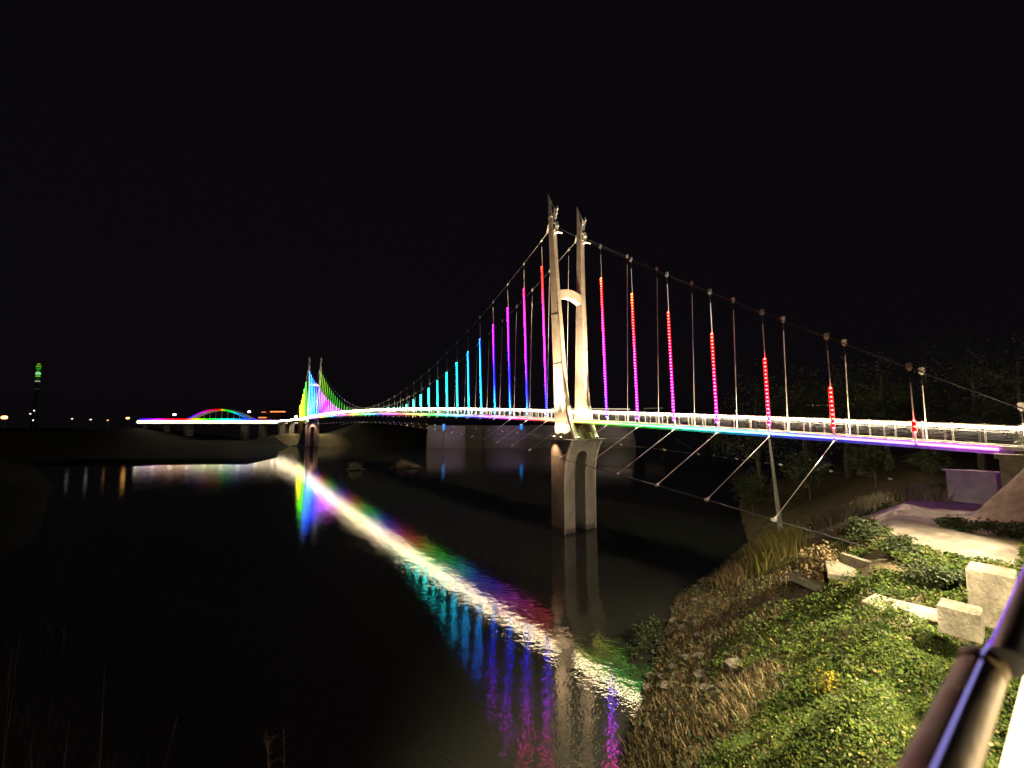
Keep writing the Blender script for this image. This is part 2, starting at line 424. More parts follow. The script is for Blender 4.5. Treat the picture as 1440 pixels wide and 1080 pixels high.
# rainbow strip along each deck edge
def striphue(k): return 295-360*(7.7-k)/12.2
for o0,sg in ((.20,-1),(W-.20,1)):
    mb=MB(); k=KF
    while k<KN-.3:
        k2=min(k+.4,KN); h=striphue((k+k2)/2)
        c=mixc(hue(h,1,1),(1,1,1),.06); c=tuple(x*16 for x in c)
        lo,hi=sorted((o0,o0+sg*.05))
        p=[B(k,lo,railtop(k)-1.70),B(k2,lo,railtop(k2)-1.70),B(k2,hi,railtop(k2)-1.70),B(k,hi,railtop(k)-1.70),
           B(k,lo,railtop(k)-1.52),B(k2,lo,railtop(k2)-1.52),B(k2,hi,railtop(k2)-1.52),B(k,hi,railtop(k)-1.52)]
        mb.hexa(p,c); k=k2
    obj('edge_light',mb,M['led'],bridge)

# towers ------------------------------------------------------------------
LW=1.0                                       # leg thickness across the bridge
def tower_shape(kf,sgn):
    """kf: station of the flat edge (towards mid-span), sgn=+1 flares towards growing k"""
    tw=bpy.data.objects.new('tower',None); COL.objects.link(tw); WO[tw]=B(kf,W/2,0); tw.parent=bridge; tw.location=WO[tw]-ORG
    def P(l,off,z): return B(kf+sgn*l/D,off,z)
    prof=[(-3.15,4.35),(-1.9,3.75),(-.6,3.25),(.9,2.85),(4.65,2.38),(9,2.1),(14.2,1.88),(20.6,1.45),(26,1.22),(30.5,1.1),(32.1,1.1)]
    legs=[]
    for side in (-1,1):
        base=0.0 if side<0 else W
        def offc(z): return base+side*(.0+LEAN*max(0,z+1.0))
        mb=MB()
        def ring(z,wd,c):                     # bevelled ring of 8
            h=LW/2*(1-.004*max(0,z)); o=offc(z); b=.12
            return [P(b,o-h,H+z),P(wd-b,o-h,H+z),P(wd,o-h+b,H+z),P(wd,o+h-b,H+z),P(wd-b,o+h,H+z),P(b,o+h,H+z),P(0,o+h-b,H+z),P(0,o-h+b,H+z)]
        rings=[ring(z,wd,0) for z,wd in prof]
        # oblique top: high along the flat edge, low at the flared edge
        z=34; o=offc(z); h=LW/2*.88; b=.1
        top=[(b,-h,36.3),(1.1-b,-h,32.35),(1.1,-h+b,32.1),(1.1,h-b,33.3),(1.1-b,h,33.5),(b,h,35.0),(0,h-b,35.3),(0,-h+b,36.5)]
        rings.append([P(l,o+dy,H+zz) for l,dy,zz in top])
        n=8
        for rg in rings: mb.v += [tuple(q) for q in rg]
        for i in range(len(rings)-1):
            for j in range(n): mb.f.append((i*n+j,i*n+(j+1)%n,(i+1)*n+(j+1)%n,(i+1)*n+j)); mb.c.append((1,1,1))
        mb.f.append(tuple(reversed(range(n)))); mb.c.append((1,1,1))
        e=(len(rings)-1)*n; mb.f.append(tuple(e+j for j in range(n))); mb.c.append((1,1,1))
        leg=obj('leg',mb,M['tower'],tw); legs.append(leg)
        # curved light rib along the flared edge below the handrail
        mb=MB()
        rib=[(-3.15,4.35),(-2.4,3.98),(-1.4,3.55),(-.4,3.2),(.6,2.92),(1.9,2.72)]
        pa=[]
        for zz,wd in rib: pa.append((P(wd+.02,0,H+zz),offc(zz)))
        for i in range(len(rib)-1):
            (z1,w1),(z2,w2)=rib[i],rib[i+1]; o1,o2=offc(z1),offc(z2); t=.38
            mb.hexa([P(w1-.1,o1-t,H+z1),P(w1+.16,o1-t,H+z1),P(w1+.16,o1+t,H+z1),P(w1-.1,o1+t,H+z1),
                     P(w2-.1,o2-t,H+z2),P(w2+.16,o2-t,H+z2),P(w2+.16,o2+t,H+z2),P(w2-.1,o2+t,H+z2)])
        obj('edge_rib',mb,M['paint'],tw)
        for zz in (16.2,8.4,1.0,-.6):
            wd=float(np.interp(zz,[p[0] for p in prof],[p[1] for p in prof])); o=offc(zz); h=LW/2*(1-.004*max(0,zz))+.02
            mb=MB(); mb.hexa([P(-.02,o-h,H+zz),P(wd-.06,o-h,H+zz),P(wd-.06,o+h,H+zz),P(-.02,o+h,H+zz),P(-.02,o-h,H+zz+.07),P(wd-.06,o-h,H+zz+.07),P(wd-.06,o+h,H+zz+.07),P(-.02,o+h,H+zz+.07)])
            obj('joint_band',mb,M['pier'],leg)
        # cable saddle on the flared side, stub on the flat side
        mb=MB()
        zc=cablez(kf)-H; o=offc(31)
        mb.tube([P(1.02,o,H+31.3),P(1.45,o,H+31.0),P(1.75,o,H+30.35)],[.30,.36,.26],10)
        mb.box(P(1.3,o,H+30.1),Evec*.28,Nvec*.30,.30)
        mb.tube([P(1.2,o,H+29.5),P(2.0,o,H+29.4),P(2.7,o,H+28.9)],[.22,.2,.13],8)
        obj('cable_saddle',mb,M['paint'],tw)
        mb=MB()
        mb.tube([P(1.0,o-.2,H+32.1),P(1.32,o-.2,H+32.7),P(1.3,o-.2,H+33.4),P(1.05,o-.2,H+34.0)],[.12,.16,.15,.08],8)
        mb.tube([P(1.0,o+.2,H+32.1),P(1.35,o+.2,H+32.7),P(1.55,o+.2,H+33.4),P(1.5,o+.2,H+34.0)],[.12,.16,.15,.08],8)
        mb.box(P(1.12,o,H+32.1),Evec*.18,Nvec*.3,.14)
        obj('lamp_horn',mb,M['paint'],tw)
        mb=MB()
        o=offc(30.5)
        mb.tube([P(.05,o,H+31.4),P(-.35,o,H+31.1),P(-.75,o,H+30.2)],[.3,.26,.12],8)
        obj('cable_stub',mb,M['paint'],tw)
    # arched crossbeam between the legs
    mb=MB(); n=10
    zt,zb=20.3,19.3
    oa,ob=LEAN*-21+LW*.45,W+LEAN*21-LW*.45
    up=[];lo=[]
    for i in range(n+1):
        t=i/n; off=oa+(ob-oa)*t; bow=math.sin(math.pi*t)
        up.append((off,zt+.45*bow)); lo.append((off,zb-.55*(1-bow)+.1*bow))
    for i in range(n):
        (oa1,z1),(oa2,z2)=up[i],up[i+1]; (_,y1),(_,y2)=lo[i],lo[i+1]
        l0,l1=.15,1.3
        mb.hexa([P(l0,oa1,H+y1),P(l1,oa1,H+y1),P(l1,oa2,H+y2),P(l0,oa2,H+y2),P(l0,oa1,H+z1),P(l1,oa1,H+z1),P(l1,oa2,H+z2),P(l0,oa2,H+z2)])
    obj('crossbeam',mb,M['tower'],tw)
    # brown wall between the legs under the deck with a round medallion, and foot braces
    mb=MB(); mb.hexa([P(.5,.5,H-3.12),P(3.1,.5,H-3.12),P(3.1,W-.5,H-3.12),P(.5,W-.5,H-3.12),P(.5,.5,H-1.1),P(2.2,.5,H-1.1),P(2.2,W-.5,H-1.1),P(.5,W-.5,H-1.1)])
    bp=obj('base_wall',mb,M['panel'],tw)
    mb=MB(); c=P(2.62,W/2,H-2.0); nrm=(P(1,0,H+.52)-P(0,0,H)).normalized()
    mb.tube([c-nrm*.02,c+nrm*.12],[.36,.33],20); mb.tube([c+nrm*.12,c+nrm*.16],[.2,.18],16)
    obj('medallion',mb,M['tower'],tw)
    for o,s in ((.52,1),(W-.52,-1)):
        mb=MB(); mb.hexa([P(3.2,o,H-3.12),P(4.6,o,H-3.12),P(4.6,o+s*.75,H-3.12),P(3.2,o+s*.75,H-3.12),P(2.9,o,H-2.2),P(3.95,o,H-2.2),P(3.95,o+s*.75,H-2.2),P(2.9,o+s*.75,H-2.2)])
        obj('foot_block',mb,M['tower'],tw)
    # cap slab
    mb=MB(); mb.hexa([P(-.1,-1.35,H-3.5),P(4.45,-1.35,H-3.5),P(4.45,W+1.35,H-3.5),P(-.1,W+1.35,H-3.5),P(-.25,-1.55,H-3.2),P(4.75,-1.55,H-3.2),P(4.75,W+1.55,H-3.2),P(-.25,W+1.55,H-3.2)])
    mb.hexa([P(-.25,-1.55,H-3.2),P(4.75,-1.55,H-3.2),P(4.75,W+1.55,H-3.2),P(-.25,W+1.55,H-3.2),P(-.2,-1.5,H-3.14),P(4.7,-1.5,H-3.14),P(4.7,W+1.5,H-3.14),P(-.2,W+1.5,H-3.14)])
    obj('pier_cap',mb,M['pier'],tw)
    # pier: two columns flaring at the top, joined above an arched opening
    pp=[(-3.5,4.2),(-4.3,3.75),(-5.3,3.35),(-6.6,3.0),(-8.2,2.82),(-11,2.78),(-19.5,2.78)]
    def wz(z):
        for (z1,w1),(z2,w2) in zip(pp,pp[1:]):
            if z<=z1 and z>=z2: return w1+(w2-w1)*(z1-z)/(z1-z2)
        return pp[-1][1]
    zs=[-3.5,-3.9,-4.3,-4.8,-5.3,-5.8,-6.6,-7.4,-8.2,-11,-14,-19.5]
    mb=MB()
    oc0,oc1=-1.28,W+1.28; r=1.12; cen=W/2
    def inner(z):                            # half width of the opening
        top=-5.0
        if z>top: return 0
        d=top-z
        return r*math.sqrt(max(0,1-max(0,1-d/.8)**2))
    zs2=sorted(set(zs+[-5.0,-5.05,-5.15,-5.3,-5.5]),reverse=True)
    for z1,z2 in zip(zs2,zs2[1:]):
        i1,i2=inner(z1),inner(z2); 
        for s in (-1,1):
            if s<0: a1,b1,a2,b2=oc0,cen-i1,oc0,cen-i2
            else: a1,b1,a2,b2=cen+i1,oc1,cen+i2,oc1
            mb.hexa([P(.05,a2,H+z2),P(wz(z2),a2,H+z2),P(wz(z2),b2,H+z2),P(.05,b2,H+z2),P(.05,a1,H+z1),P(wz(z1),a1,H+z1),P(wz(z1),b1,H+z1),P(.05,b1,H+z1)])
    pier=obj('pier',mb,M['pier'],tw)
    for o0,o1 in ((oc0+.04,oc0+.62),(oc1-.62,oc1-.04)):
        mb=MB()
        for z1,z2 in zip(zs,zs[1:]):
            t1=.10+.12*max(0,(z1+9)/5.5); t2=.10+.12*max(0,(z2+9)/5.5)
            sh1=min(1,max(.35,(z1+15)/11)); sh2=min(1,max(.35,(z2+15)/11))
            e1,e2=((o0,o0+(o1-o0)*sh1),(o0,o0+(o1-o0)*sh2)) if o0<cen and o0<1 else ((o1-(o1-o0)*sh1,o1),(o1-(o1-o0)*sh2,o1))
            mb.hexa([P(wz(z2)-.1,e2[0],H+z2),P(wz(z2)+t2,e2[0],H+z2),P(wz(z2)+t2,e2[1],H+z2),P(wz(z2)-.1,e2[1],H+z2),
                     P(wz(z1)-.1,e1[0],H+z1),P(wz(z1)+t1,e1[0],H+z1),P(wz(z1)+t1,e1[1],H+z1),P(wz(z1)-.1,e1[1],H+z1)])
        obj('pier_rib',mb,M['tower'],tw)
    # floodlights on the cap
    fl=[]
    spots=[(.7,-1.25),(2.3,-1.25),(.7,W+1.25),(2.3,W+1.25),(4.55,.15),(4.55,W-.15)]
    for l,o in spots:
        mb=MB(); c=P(l,o,H-3.0); mb.box(c,Evec*.16,Nvec*.10,.10); mb.tube([c+Vector((0,0,.06)),c+Vector((0,0,.2))],[.09,.14],8)
        f=obj('floodlight',mb,M['dark'],tw)
        mb=MB(); mb.tube([c+Vector((0,0,.2)),c+Vector((0,0,.215))],.125,8); obj('lens',mb,M['floodlens'],tw)
        fl.append(P(l,o,H-2.74))
    return tw,P,fl,offc
M['floodlens']=emis('flood_lens',(1,.78,.5),40)
WARM=(1,.72,.42)
tw,P,fl,_=tower_shape(KT0,1)
def leg_lights(tw,P,k):
    s=k
    for o,ot,ts in ((-1.45,-.6,1),(W+1.45,W+.6,.7)):
        for l in (.75,2.3):
            # a wide flood washing the foot of the leg and a narrow one reaching its top
            lamp('tower_flood','SPOT',P(l,o,H-2.72),2600*s*ts,WARM,tw,P(l,ot,H+1.5),.08,120,.8)
            lamp('tower_flood','SPOT',P(l,o,H-2.72),230000*s*ts,WARM,tw,P(min(l,1.2),ot+(ot-.0)*.6 if ot<0 else ot+.5,H+26),.08,26,1.0)
    # flared edges, from the deck
    for o,ot in ((.45,-.6),(W-.45,W+.6)):
        lamp('tower_flood','SPOT',P(7.0,o,H+.1),150000*s,WARM,tw,P(1.4,ot,H+14),.12,74,.8)
    # inner faces and crossbeam
    for o,ot in ((.95,W+.6),(W-.95,-.6)):
        lamp('tower_flood','SPOT',P(1.3,o,H+.25),4800*s,WARM,tw,P(1.2,ot,H+12),.1,75,1.0)
        lamp('tower_flood','SPOT',P(1.3,o,H-.1),4500*s,WARM,tw,P(1.2,ot,H+1.5),.1,150,.6)
    # warm spill on the pier below the cap
    lamp('tower_flood','SPOT',P(1.0,-2.3,H-3.0),2600*s,(1,.58,.32),tw,P(1.1,-1.3,H-7),.1,70,1.0)
leg_lights(tw,P,.8)
tw2,P2,fl2,_=tower_shape(KT1,-1)
leg_lights(tw2,P2,1.6)
for o,ot in ((.45,-.9),(W-.45,W+.9)): lamp('tower_flood','SPOT',P2(-7.5,o,H+.1),420000,(1,.86,.72),tw2,P2(0,ot,H+24),.12,50,.9)
lamp('tower_flood','SPOT',P2(-1.5,W/2,H-2.2),5000,(1,.5,.32),tw2,P2(.5,W/2,H-9),.2,80,.9)

# main cables
for side in (-1,1):
    base=0 if side<0 else W
    def cp(k): 
        z=cablez(k); return B(k,base-side*0+side*LEAN*max(0,z-(railtop(k)-1.2)),z)
    mb=MB()
    kk=[9.6,9.0,8.5]+list(np.arange(8,-.7,-.5))+[-.75]
    mb.tube([cp(k) for k in kk],.045,8,cap=True)
    obj('main_cable',mb,M['cable'],bridge)
    mb=MB(); kk=list(np.arange(KT0-.1,KT1+.1,-.5)); mb.tube([cp(k) for k in kk],.06,8)
    obj('main_cable',mb,M['cable'],bridge)
    mb=MB(); kk=[KT1-.3]+list(np.arange(KT1-.5,-53.2,-.5)); mb.tube([cp(k) for k in kk],.085,6)
    obj('main_cable',mb,M['cable'],bridge)

# hangers: rod > clamp, light tube
def lerpt(tab,k):
    ks_=[t[0] for t in tab]; return [float(np.interp(k,ks_,[t[i] for t in tab])) for i in range(1,len(tab[0]))]
FRONT=[(-51,55,50),(-48,70,65),(-46,130,120),(-45,150,140),(-44,215,200),(-41,225,205),(-39.5,235,215),(-37,272,262),(-33,292,290),(-30,305,305),(-26,330,330),(-17,168,168),(-14,168,170),(-11.5,176,173),(-9.5,180,175),(-8.5,187,180),(-7.5,196,187),(-6.5,208,192),(-5.5,222,195),(-4.5,292,198),(-3.5,300,205),(-2.5,345,212),(-1.5,370,228),(1,374,250),(2,375,274),(3,367,290),(4,369,306),(5,364,334),(6,366,352),(7,362,356)]
REAR=[(-51,55,50),(-45,100,70),(-42,75,80),(-38,95,110),(-32,125,130),(-27,140,140),(-14,190,190),(-12.5,235,235),(-10.5,300,300),(-9.5,345,345),(-6,350,350),(-3,352,352),(-2,220,210),(-1.5,225,215),(1,230,345),(2,20,20),(3,220,205),(8,220,205)]
led_top_drop=4.6
allst=[('F',k) for k in range(7,0,-1)]+[('R',k) for k in range(8,0,-1)]
allst+=[(s,-1.5-i) for i in range(43) for s in 'FR']+[(s,2*KM-k) for k in range(1,6) for s in 'FR']
stuff=MB()
nh=0
for s,k in allst:
    side=-1 if s=='F' else 1; base=0.0 if s=='F' else W
    zc=cablez(k); zb=railtop(k)-1.5
    L=zc-zb
    def hp(z): return B(k,base+side*LEAN*max(0,z-zb),z)
    small = (-28.5<k<-16.8)
    if small:
        stuff.tube([hp(zb),hp(zc)],.035,5); continue
    mb=MB(); mb.tube([hp(zb-.1),hp(zc-1.15)],.042,6)
    mb.tube([hp(zb-.18),hp(zb+.5)],.06,6)
    hang=obj('hanger',mb,M['rod'],bridge); nh+=1
    # clamp: fin standing on the cable plus a dark fork below it
    mb=MB(); c=hp(zc); u=Evec
    mb.prism([c+u*-.08+Vector((0,0,-.25))-Nvec*.05, c+u*.08+Vector((0,0,-.25))-Nvec*.05, c+u*.2+Vector((0,0,.28))-Nvec*.05, c+u*.13+Vector((0,0,.38))-Nvec*.05, c-u*.13+Vector((0,0,.38))-Nvec*.05, c-u*.2+Vector((0,0,.28))-Nvec*.05],Nvec*.1)
    mb.tube([c-u*.17,c+u*.17],.11,8)
    obj('cable_clamp',mb,M['paint'],hang)
    mb=MB(); mb.tube([hp(zc-1.15),hp(zc-.2)],.035,6); obj('fork',mb,M['dark'],hang)
    # light tube
    tabl=FRONT if s=='F' else REAR
    h1,h0=lerpt(sorted(tabl),k)
    zt=zc-led_top_drop; z0=railtop(k)-.72
    if s=='F' and k==7: zt=railtop(k)+.12
    if s=='F' and k==6: zt=railtop(k)+2.7
    if k<-28: zt=zc-2.2
    if s=='F' and -17<=k<-13: zt=max(zt,railtop(k)+.35)
    front=(s=='F')
    if s=='R' and (k in (2,) or k>=4): continue
    if zt-z0<.6: continue
    mb=MB()
    if front and k>-10:
        n=max(2,int((zt-z0)/.365)); seg=[z0+(zt-z0)*i/n for i in range(n+1)]
        o=-Nvec*.10
        def cc(t,kk): 
            hh=h0+(h1-h0)*t**(.72 if k>=2 else .9)
            sat=1.0 if hh<372 else 1.0-.22*min(1,(hh-372)/25)
            return hue(hh,sat,1,kk)
        g=1.35
        mb.tube([hp(z)+o for z in seg],.165,8,True,[cc((i+.5)/n,g) for i in range(n)])
        for i in range(n+1):
            t=i/n; c=mixc(cc(t,1),(1,1,1),.014 if k>0 else .008); c=tuple(x*(100 if k>0 else 150) for x in c)
            mb.octa(hp(seg[i])+o-Nvec*.10-Evec*.05,.13 if k>0 else .10,c,.11 if k>0 else .08)
    elif front or k<-28:
        n=6; seg=[z0+(zt-z0)*i/n for i in range(n+1)]; st=1.6 if front else 1.1
        if -17<=k: st=1.8
        mb.tube([hp(z)-Nvec*.1*(-side) for z in seg],.14 if k<-20 else .15,6,True,[mixc(hue(h0+(h1-h0)*(i+.5)/n,.98,1,st),(st,)*3,.04) for i in range(n)])
        if front:
            mb.tube([hp(z)-Nvec*.25-Evec*.04 for z in seg],.05,5,True,[mixc(hue(h0+(h1-h0)*(i+.5)/n,1,1,50),(50,)*3,.012) for i in range(n)])
    else:
        n=max(3,int((zt-z0)/.45)); o=Nvec*.03
        mb.tube([hp(z0)+o,hp(zt)+o],.05,6,True,[(.004,.004,.004)]*2)
        for i in range(n):
            z=z0+(zt-z0)*i/n; hh=h0+(h1-h0)*i/n
            fade=.25+.75*i/n if k in (1,3) or k==-1.5 else .5
            mb.octa(hp(z)+o,.065,mixc(hue(hh,.95,1,1.5*fade),(1,1,1),.08),.11)
    obj('light_tube',mb,M['led'],hang)
so=obj('hanger',stuff,M['steel'],bridge); so['kind']='stuff'
print('hangers',nh)

# wind cables below the deck with their ties
def wt(k): return .85+.0173*(k+20.5)**2
def wz_(k): return H-1.55-.00733*(k+20.5)**2
for side in (-1,1):
    base=0 if side<0 else W
    def wp(k): return B(k,base+side*wt(k),wz_(k))
    kk=list(np.arange(-41.5,7.75 if side<0 else 11,.5))
    mb=MB(); mb.tube([wp(k) for k in kk],.033,6)
    wc=obj('wind_cable',mb,M['wire' if side<0 else 'cable'],bridge)
    if side<0:
        mb=MB(); mb.tube([wp(k)+Vector((0,0,.0)) for k in (6.45,7,7.6,8.2,8.6)],.062,6)
        obj('cable_sheath',mb,M['black_cable'],bridge)
    for i in range(0,43):
        k=6-i if i<6 else -.5-(i-6)
        if k<-39: continue
        p0=B(k,base+side*.0,railtop(k)-1.78); p1=wp(k)
        mb=MB(); mb.tube([p0,p1],.027 if side<0 and k>-4 else .016,5)
        t=obj('wind_tie',mb,M['rod' if side<0 and k>1 else ('steel' if side<0 and k>-4 else 'cable')],bridge)
        dv=(p1-p0).normalized()
        mb=MB(); mb.tube([p0-dv*.1,p0+dv*.75],[.11,.06],6); mb.box(p0+Vector((0,0,.04)),Evec*.2,Nvec*.16,.06); obj('bracket',mb,M['paint'],t)
        mb=MB(); mb.tube([p1-dv*.42,p1+dv*.1],[.06,.11],6); mb.box(p1,Evec*.16,Nvec*.08,.08); obj('cable_clamp',mb,M['paint'],t)

# near end of the bridge: abutment, end frame and the landing beyond it
ab=thing('bridge_abutment','concrete abutment under the near end of the footbridge with its river face glowing violet','abutment',B(8.2,W/2,ground(*B(8.2,W/2,0).xy)))
zb=railtop(8)-1.75
mb=MB()
p=[B(7.8,-.5,zb-7),B(12,-.5,zb-7),B(12,W+.5,zb-7),B(7.8,W+.5,zb-7)]
mb.hexa([q for q in p]+[q+Vector((0,0,6.6)) for q in p])
obj('wall',mb,M['crete'],ab)
mb=MB(); p=[B(7.76,-.7,zb-.4),B(12,-.7,zb-.4),B(12,W+.7,zb-.4),B(7.76,W+.7,zb-.4)]
mb.hexa([q for q in p]+[q+Vector((0,0,.32)) for q in p]); obj('seat',mb,M['crete'],ab)
mb=MB(); p=[B(8.06,-.2,zb-.08),B(12,-.2,zb-.08),B(12,W+.2,zb-.08),B(8.06,W+.2,zb-.08)]
mb.hexa([q for q in p]+[q+Vector((0,0,.5)) for q in p]); obj('landing',mb,M['crete'],ab)
for o0 in (.36,W-.36):
    ef=MB(); z=railtop(8.1)
    ef.box(B(8.12,o0,z-.55),Evec*.07,Nvec*.07,.68); ef.box(B(8.34,o0,z-.5),Evec*.09,Nvec*.09,.7)
    a=B(7.93,o0,z-1.12); b=B(8.12,o0,z-.25)
    ef.tube([a,b],.06,6); ef.tube([B(7.96,o0,z-1.12),B(8.12,o0,z-.5)],.05,6)
    obj('end_frame',ef,M['paint'],bridge)
    mb=MB(); 
    for dz in (0,.22,.44,.66,.88): mb.tube([B(8.45,o0,z-.1-dz),B(11.5,o0,z-.1-dz)],.035,6)
    for i in range(8): mb.box(B(8.45+i*.4,o0,z-.55),Evec*.04,Nvec*.03,.6)
    obj('landing_rail',mb,M['paint'],ab)
    mb=MB()
    for i in range(6): mb.box(B(8.72+i*.5,o0,z-.21),Evec*1.2,Nvec*.05,.05)
    obj('rail_light',mb,M['warm'],ab)
rw=MB(); c=[B(7.18,4.3,0),B(7.78,4.3,0)]; g0=min(ground(p.x,p.y) for p in c)-.8
rw.prism([(c[0].x,c[0].y,g0),(c[1].x,c[1].y,g0),(c[1].x,c[1].y,H-4.15),(c[0].x,c[0].y,H-4.2)],Nvec*.45)
rw.prism([tuple(B(7.14,4.2,H-4.19)),tuple(B(7.78,4.2,H-4.13)),tuple(B(7.78,4.2,H-4.03)),tuple(B(7.14,4.2,H-4.09))],Nvec*.65)
tag(obj('wing_wall',rw,M['wallc']),'low concrete wing wall glowing violet under the end of the deck','wall')
# ------------------------------------------------------------------ vegetation
def leaf_quads(Pn, size, up=.5, rng=RNG, aspect=.6):
    """one bent diamond leaf (2 tris as a quad) per point"""
    n=len(Pn); nrm=rng.normal(size=(n,3)); nrm[:,2]=np.abs(nrm[:,2])+up; nrm/=np.linalg.norm(nrm,axis=1)[:,None]
    t=rng.normal(size=(n,3)); t-= (t*nrm).sum(1)[:,None]*nrm; t/=np.linalg.norm(t,axis=1)[:,None]
    b=np.cross(nrm,t); s=size[:,None]
    V=np.stack([Pn-t*s*.5, Pn+b*s*.5*aspect+nrm*s*.1, Pn+t*s*.5, Pn-b*s*.5*aspect+nrm*s*.1],1).reshape(-1,3)
    return V,np.arange(4*n).reshape(-1,4)
def blade_tris(Pn, hgt, wid, spread=.45, rng=RNG):
    n=len(Pn); ang=rng.uniform(0,2*np.pi,n); tilt=rng.normal(0,spread,size=(n,2))
    top=Pn+np.stack([tilt[:,0]*hgt,tilt[:,1]*hgt,hgt],1)
    side=np.stack([np.cos(ang),np.sin(ang),np.zeros(n)],1)*wid[:,None]*.5
    mid=(Pn+top)/2+np.stack([np.zeros(n),np.zeros(n),hgt*.12],1)
    V=np.stack([Pn-side,Pn+side,mid+side*.7,top,mid-side*.7],1).reshape(-1,3)
    return V,np.arange(5*n).reshape(-1,5)
def on_bank(a,q): 
    X,Y=AQ(a,q); Z=bank(a,q)+np.array([hnoise(x,y) for x,y in zip(X,Y)])
    return np.stack([X,Y,Z],1)

PATHP=[(27.8,1.2),(37.5,1.0),(39.0,3.0),(43.4,3.2),(43.6,2.0),(48.5,2.0),(48.5,7.6),(46.0,8.2),(45.4,14.2),(42.4,14.2),(41.2,9.8),(38.6,7.9),(34,7.0),(29.5,5.2)]
SLABS=[(toaq(*at(px,py).xy),r) for px,py,r in ((1292,866,1.3),(1262,862,1.2),(1238,852,1.0),(1192,806,1.7),(1146,826,1.2),(1206,796,1.2),(1120,836,.9),(1250,800,1.0))]
def bare(a,q):                              # where concrete or gravel keeps the plants away
    if any(math.hypot(a-c[0],q-c[1])<r for c,r in SLABS): return True
    return pip(a,q,PATHP) or (a>36.5 and pdist(a,q,PATHP)<1.0) or (a>36.5 and q<4.2)
def build_path():
    st=.2; a0=np.arange(27,49.5,st); q0=np.arange(.6,14.8,st); V=[];F=[];idx={}
    def vid(i,j):
        if (i,j) not in idx:
            a,q=27+i*st,.6+j*st; x,y=AQ(a,q); pd=pdist(a,q,PATHP)*(1 if pip(a,q,PATHP) else -1); z=ground(x,y)+hnoise(x,y)-.12+max(0,min(.17,.10+pd*.3))
            idx[(i,j)]=len(V); V.append((x,y,z))
        return idx[(i,j)]
    for i in range(len(a0)-1):
        for j in range(len(q0)-1):
            a,q=27+(i+.5)*st,.6+(j+.5)*st
            if pip(a+.25*noise.noise((a*2,q*2,0)),q+.3*noise.noise((a*2,q*2,5)),PATHP): F.append((vid(i,j),vid(i+1,j),vid(i+1,j+1),vid(i,j+1)))
    o=npobj('path',np.array(V),np.array(F),M['pathc'],smooth=True); o['kind']='structure'
M['pathc']=mat('worn_path_concrete',(.22,.19,.155),.9,0,col2=(.11,.095,.075),scale=1.4,bump=.7,bscale=6)
build_path()
def paved():
    st=.25; V=[];F=[];idx={}
    def vid(i,j):
        if (i,j) not in idx:
            a,q=33+i*st,-8+j*st; x,y=AQ(a,q); idx[(i,j)]=len(V); pd=min(a-33,3.9-q); V.append((x,y,ground(x,y)+hnoise(x,y)-.15+max(0,min(.21,pd*.4))))
        return idx[(i,j)]
    for i in range(43):
        for j in range(48):
            F.append((vid(i,j),vid(i+1,j),vid(i+1,j+1),vid(i,j+1)))
    o=npobj('paved_slope',np.array(V),np.array(F),M['paved'],smooth=True); o['kind']='structure'
M['paved']=mat('rough_slope_paving',(.24,.195,.14),.95,0,col2=(.14,.115,.08),scale=2.2,bump=.6,bscale=9)
paved()
# kerb along the ramp
mb=MB(); kb=[AQ(a,q) for a,q in ((42.15,14.2),(40.95,9.9),(38.5,8.1))]
pts=[(x,y,ground(x,y)+.28) for x,y in kb]
for p,q in zip(pts,pts[1:]):
    p=Vector(p);q=Vector(q); d=(q-p).normalized(); n=Vector((-d.y,d.x,0)).normalized()*.16; u=Vector((0,0,.22))
    mb.hexa([p-n-u,q-n-u,q+n-u,p+n-u,p-n+u,q-n+u,q+n+u,p+n+u])
tag(obj('kerb',mb,M['crete']),'pale concrete kerb edging the ramp that drops to the river','kerb')

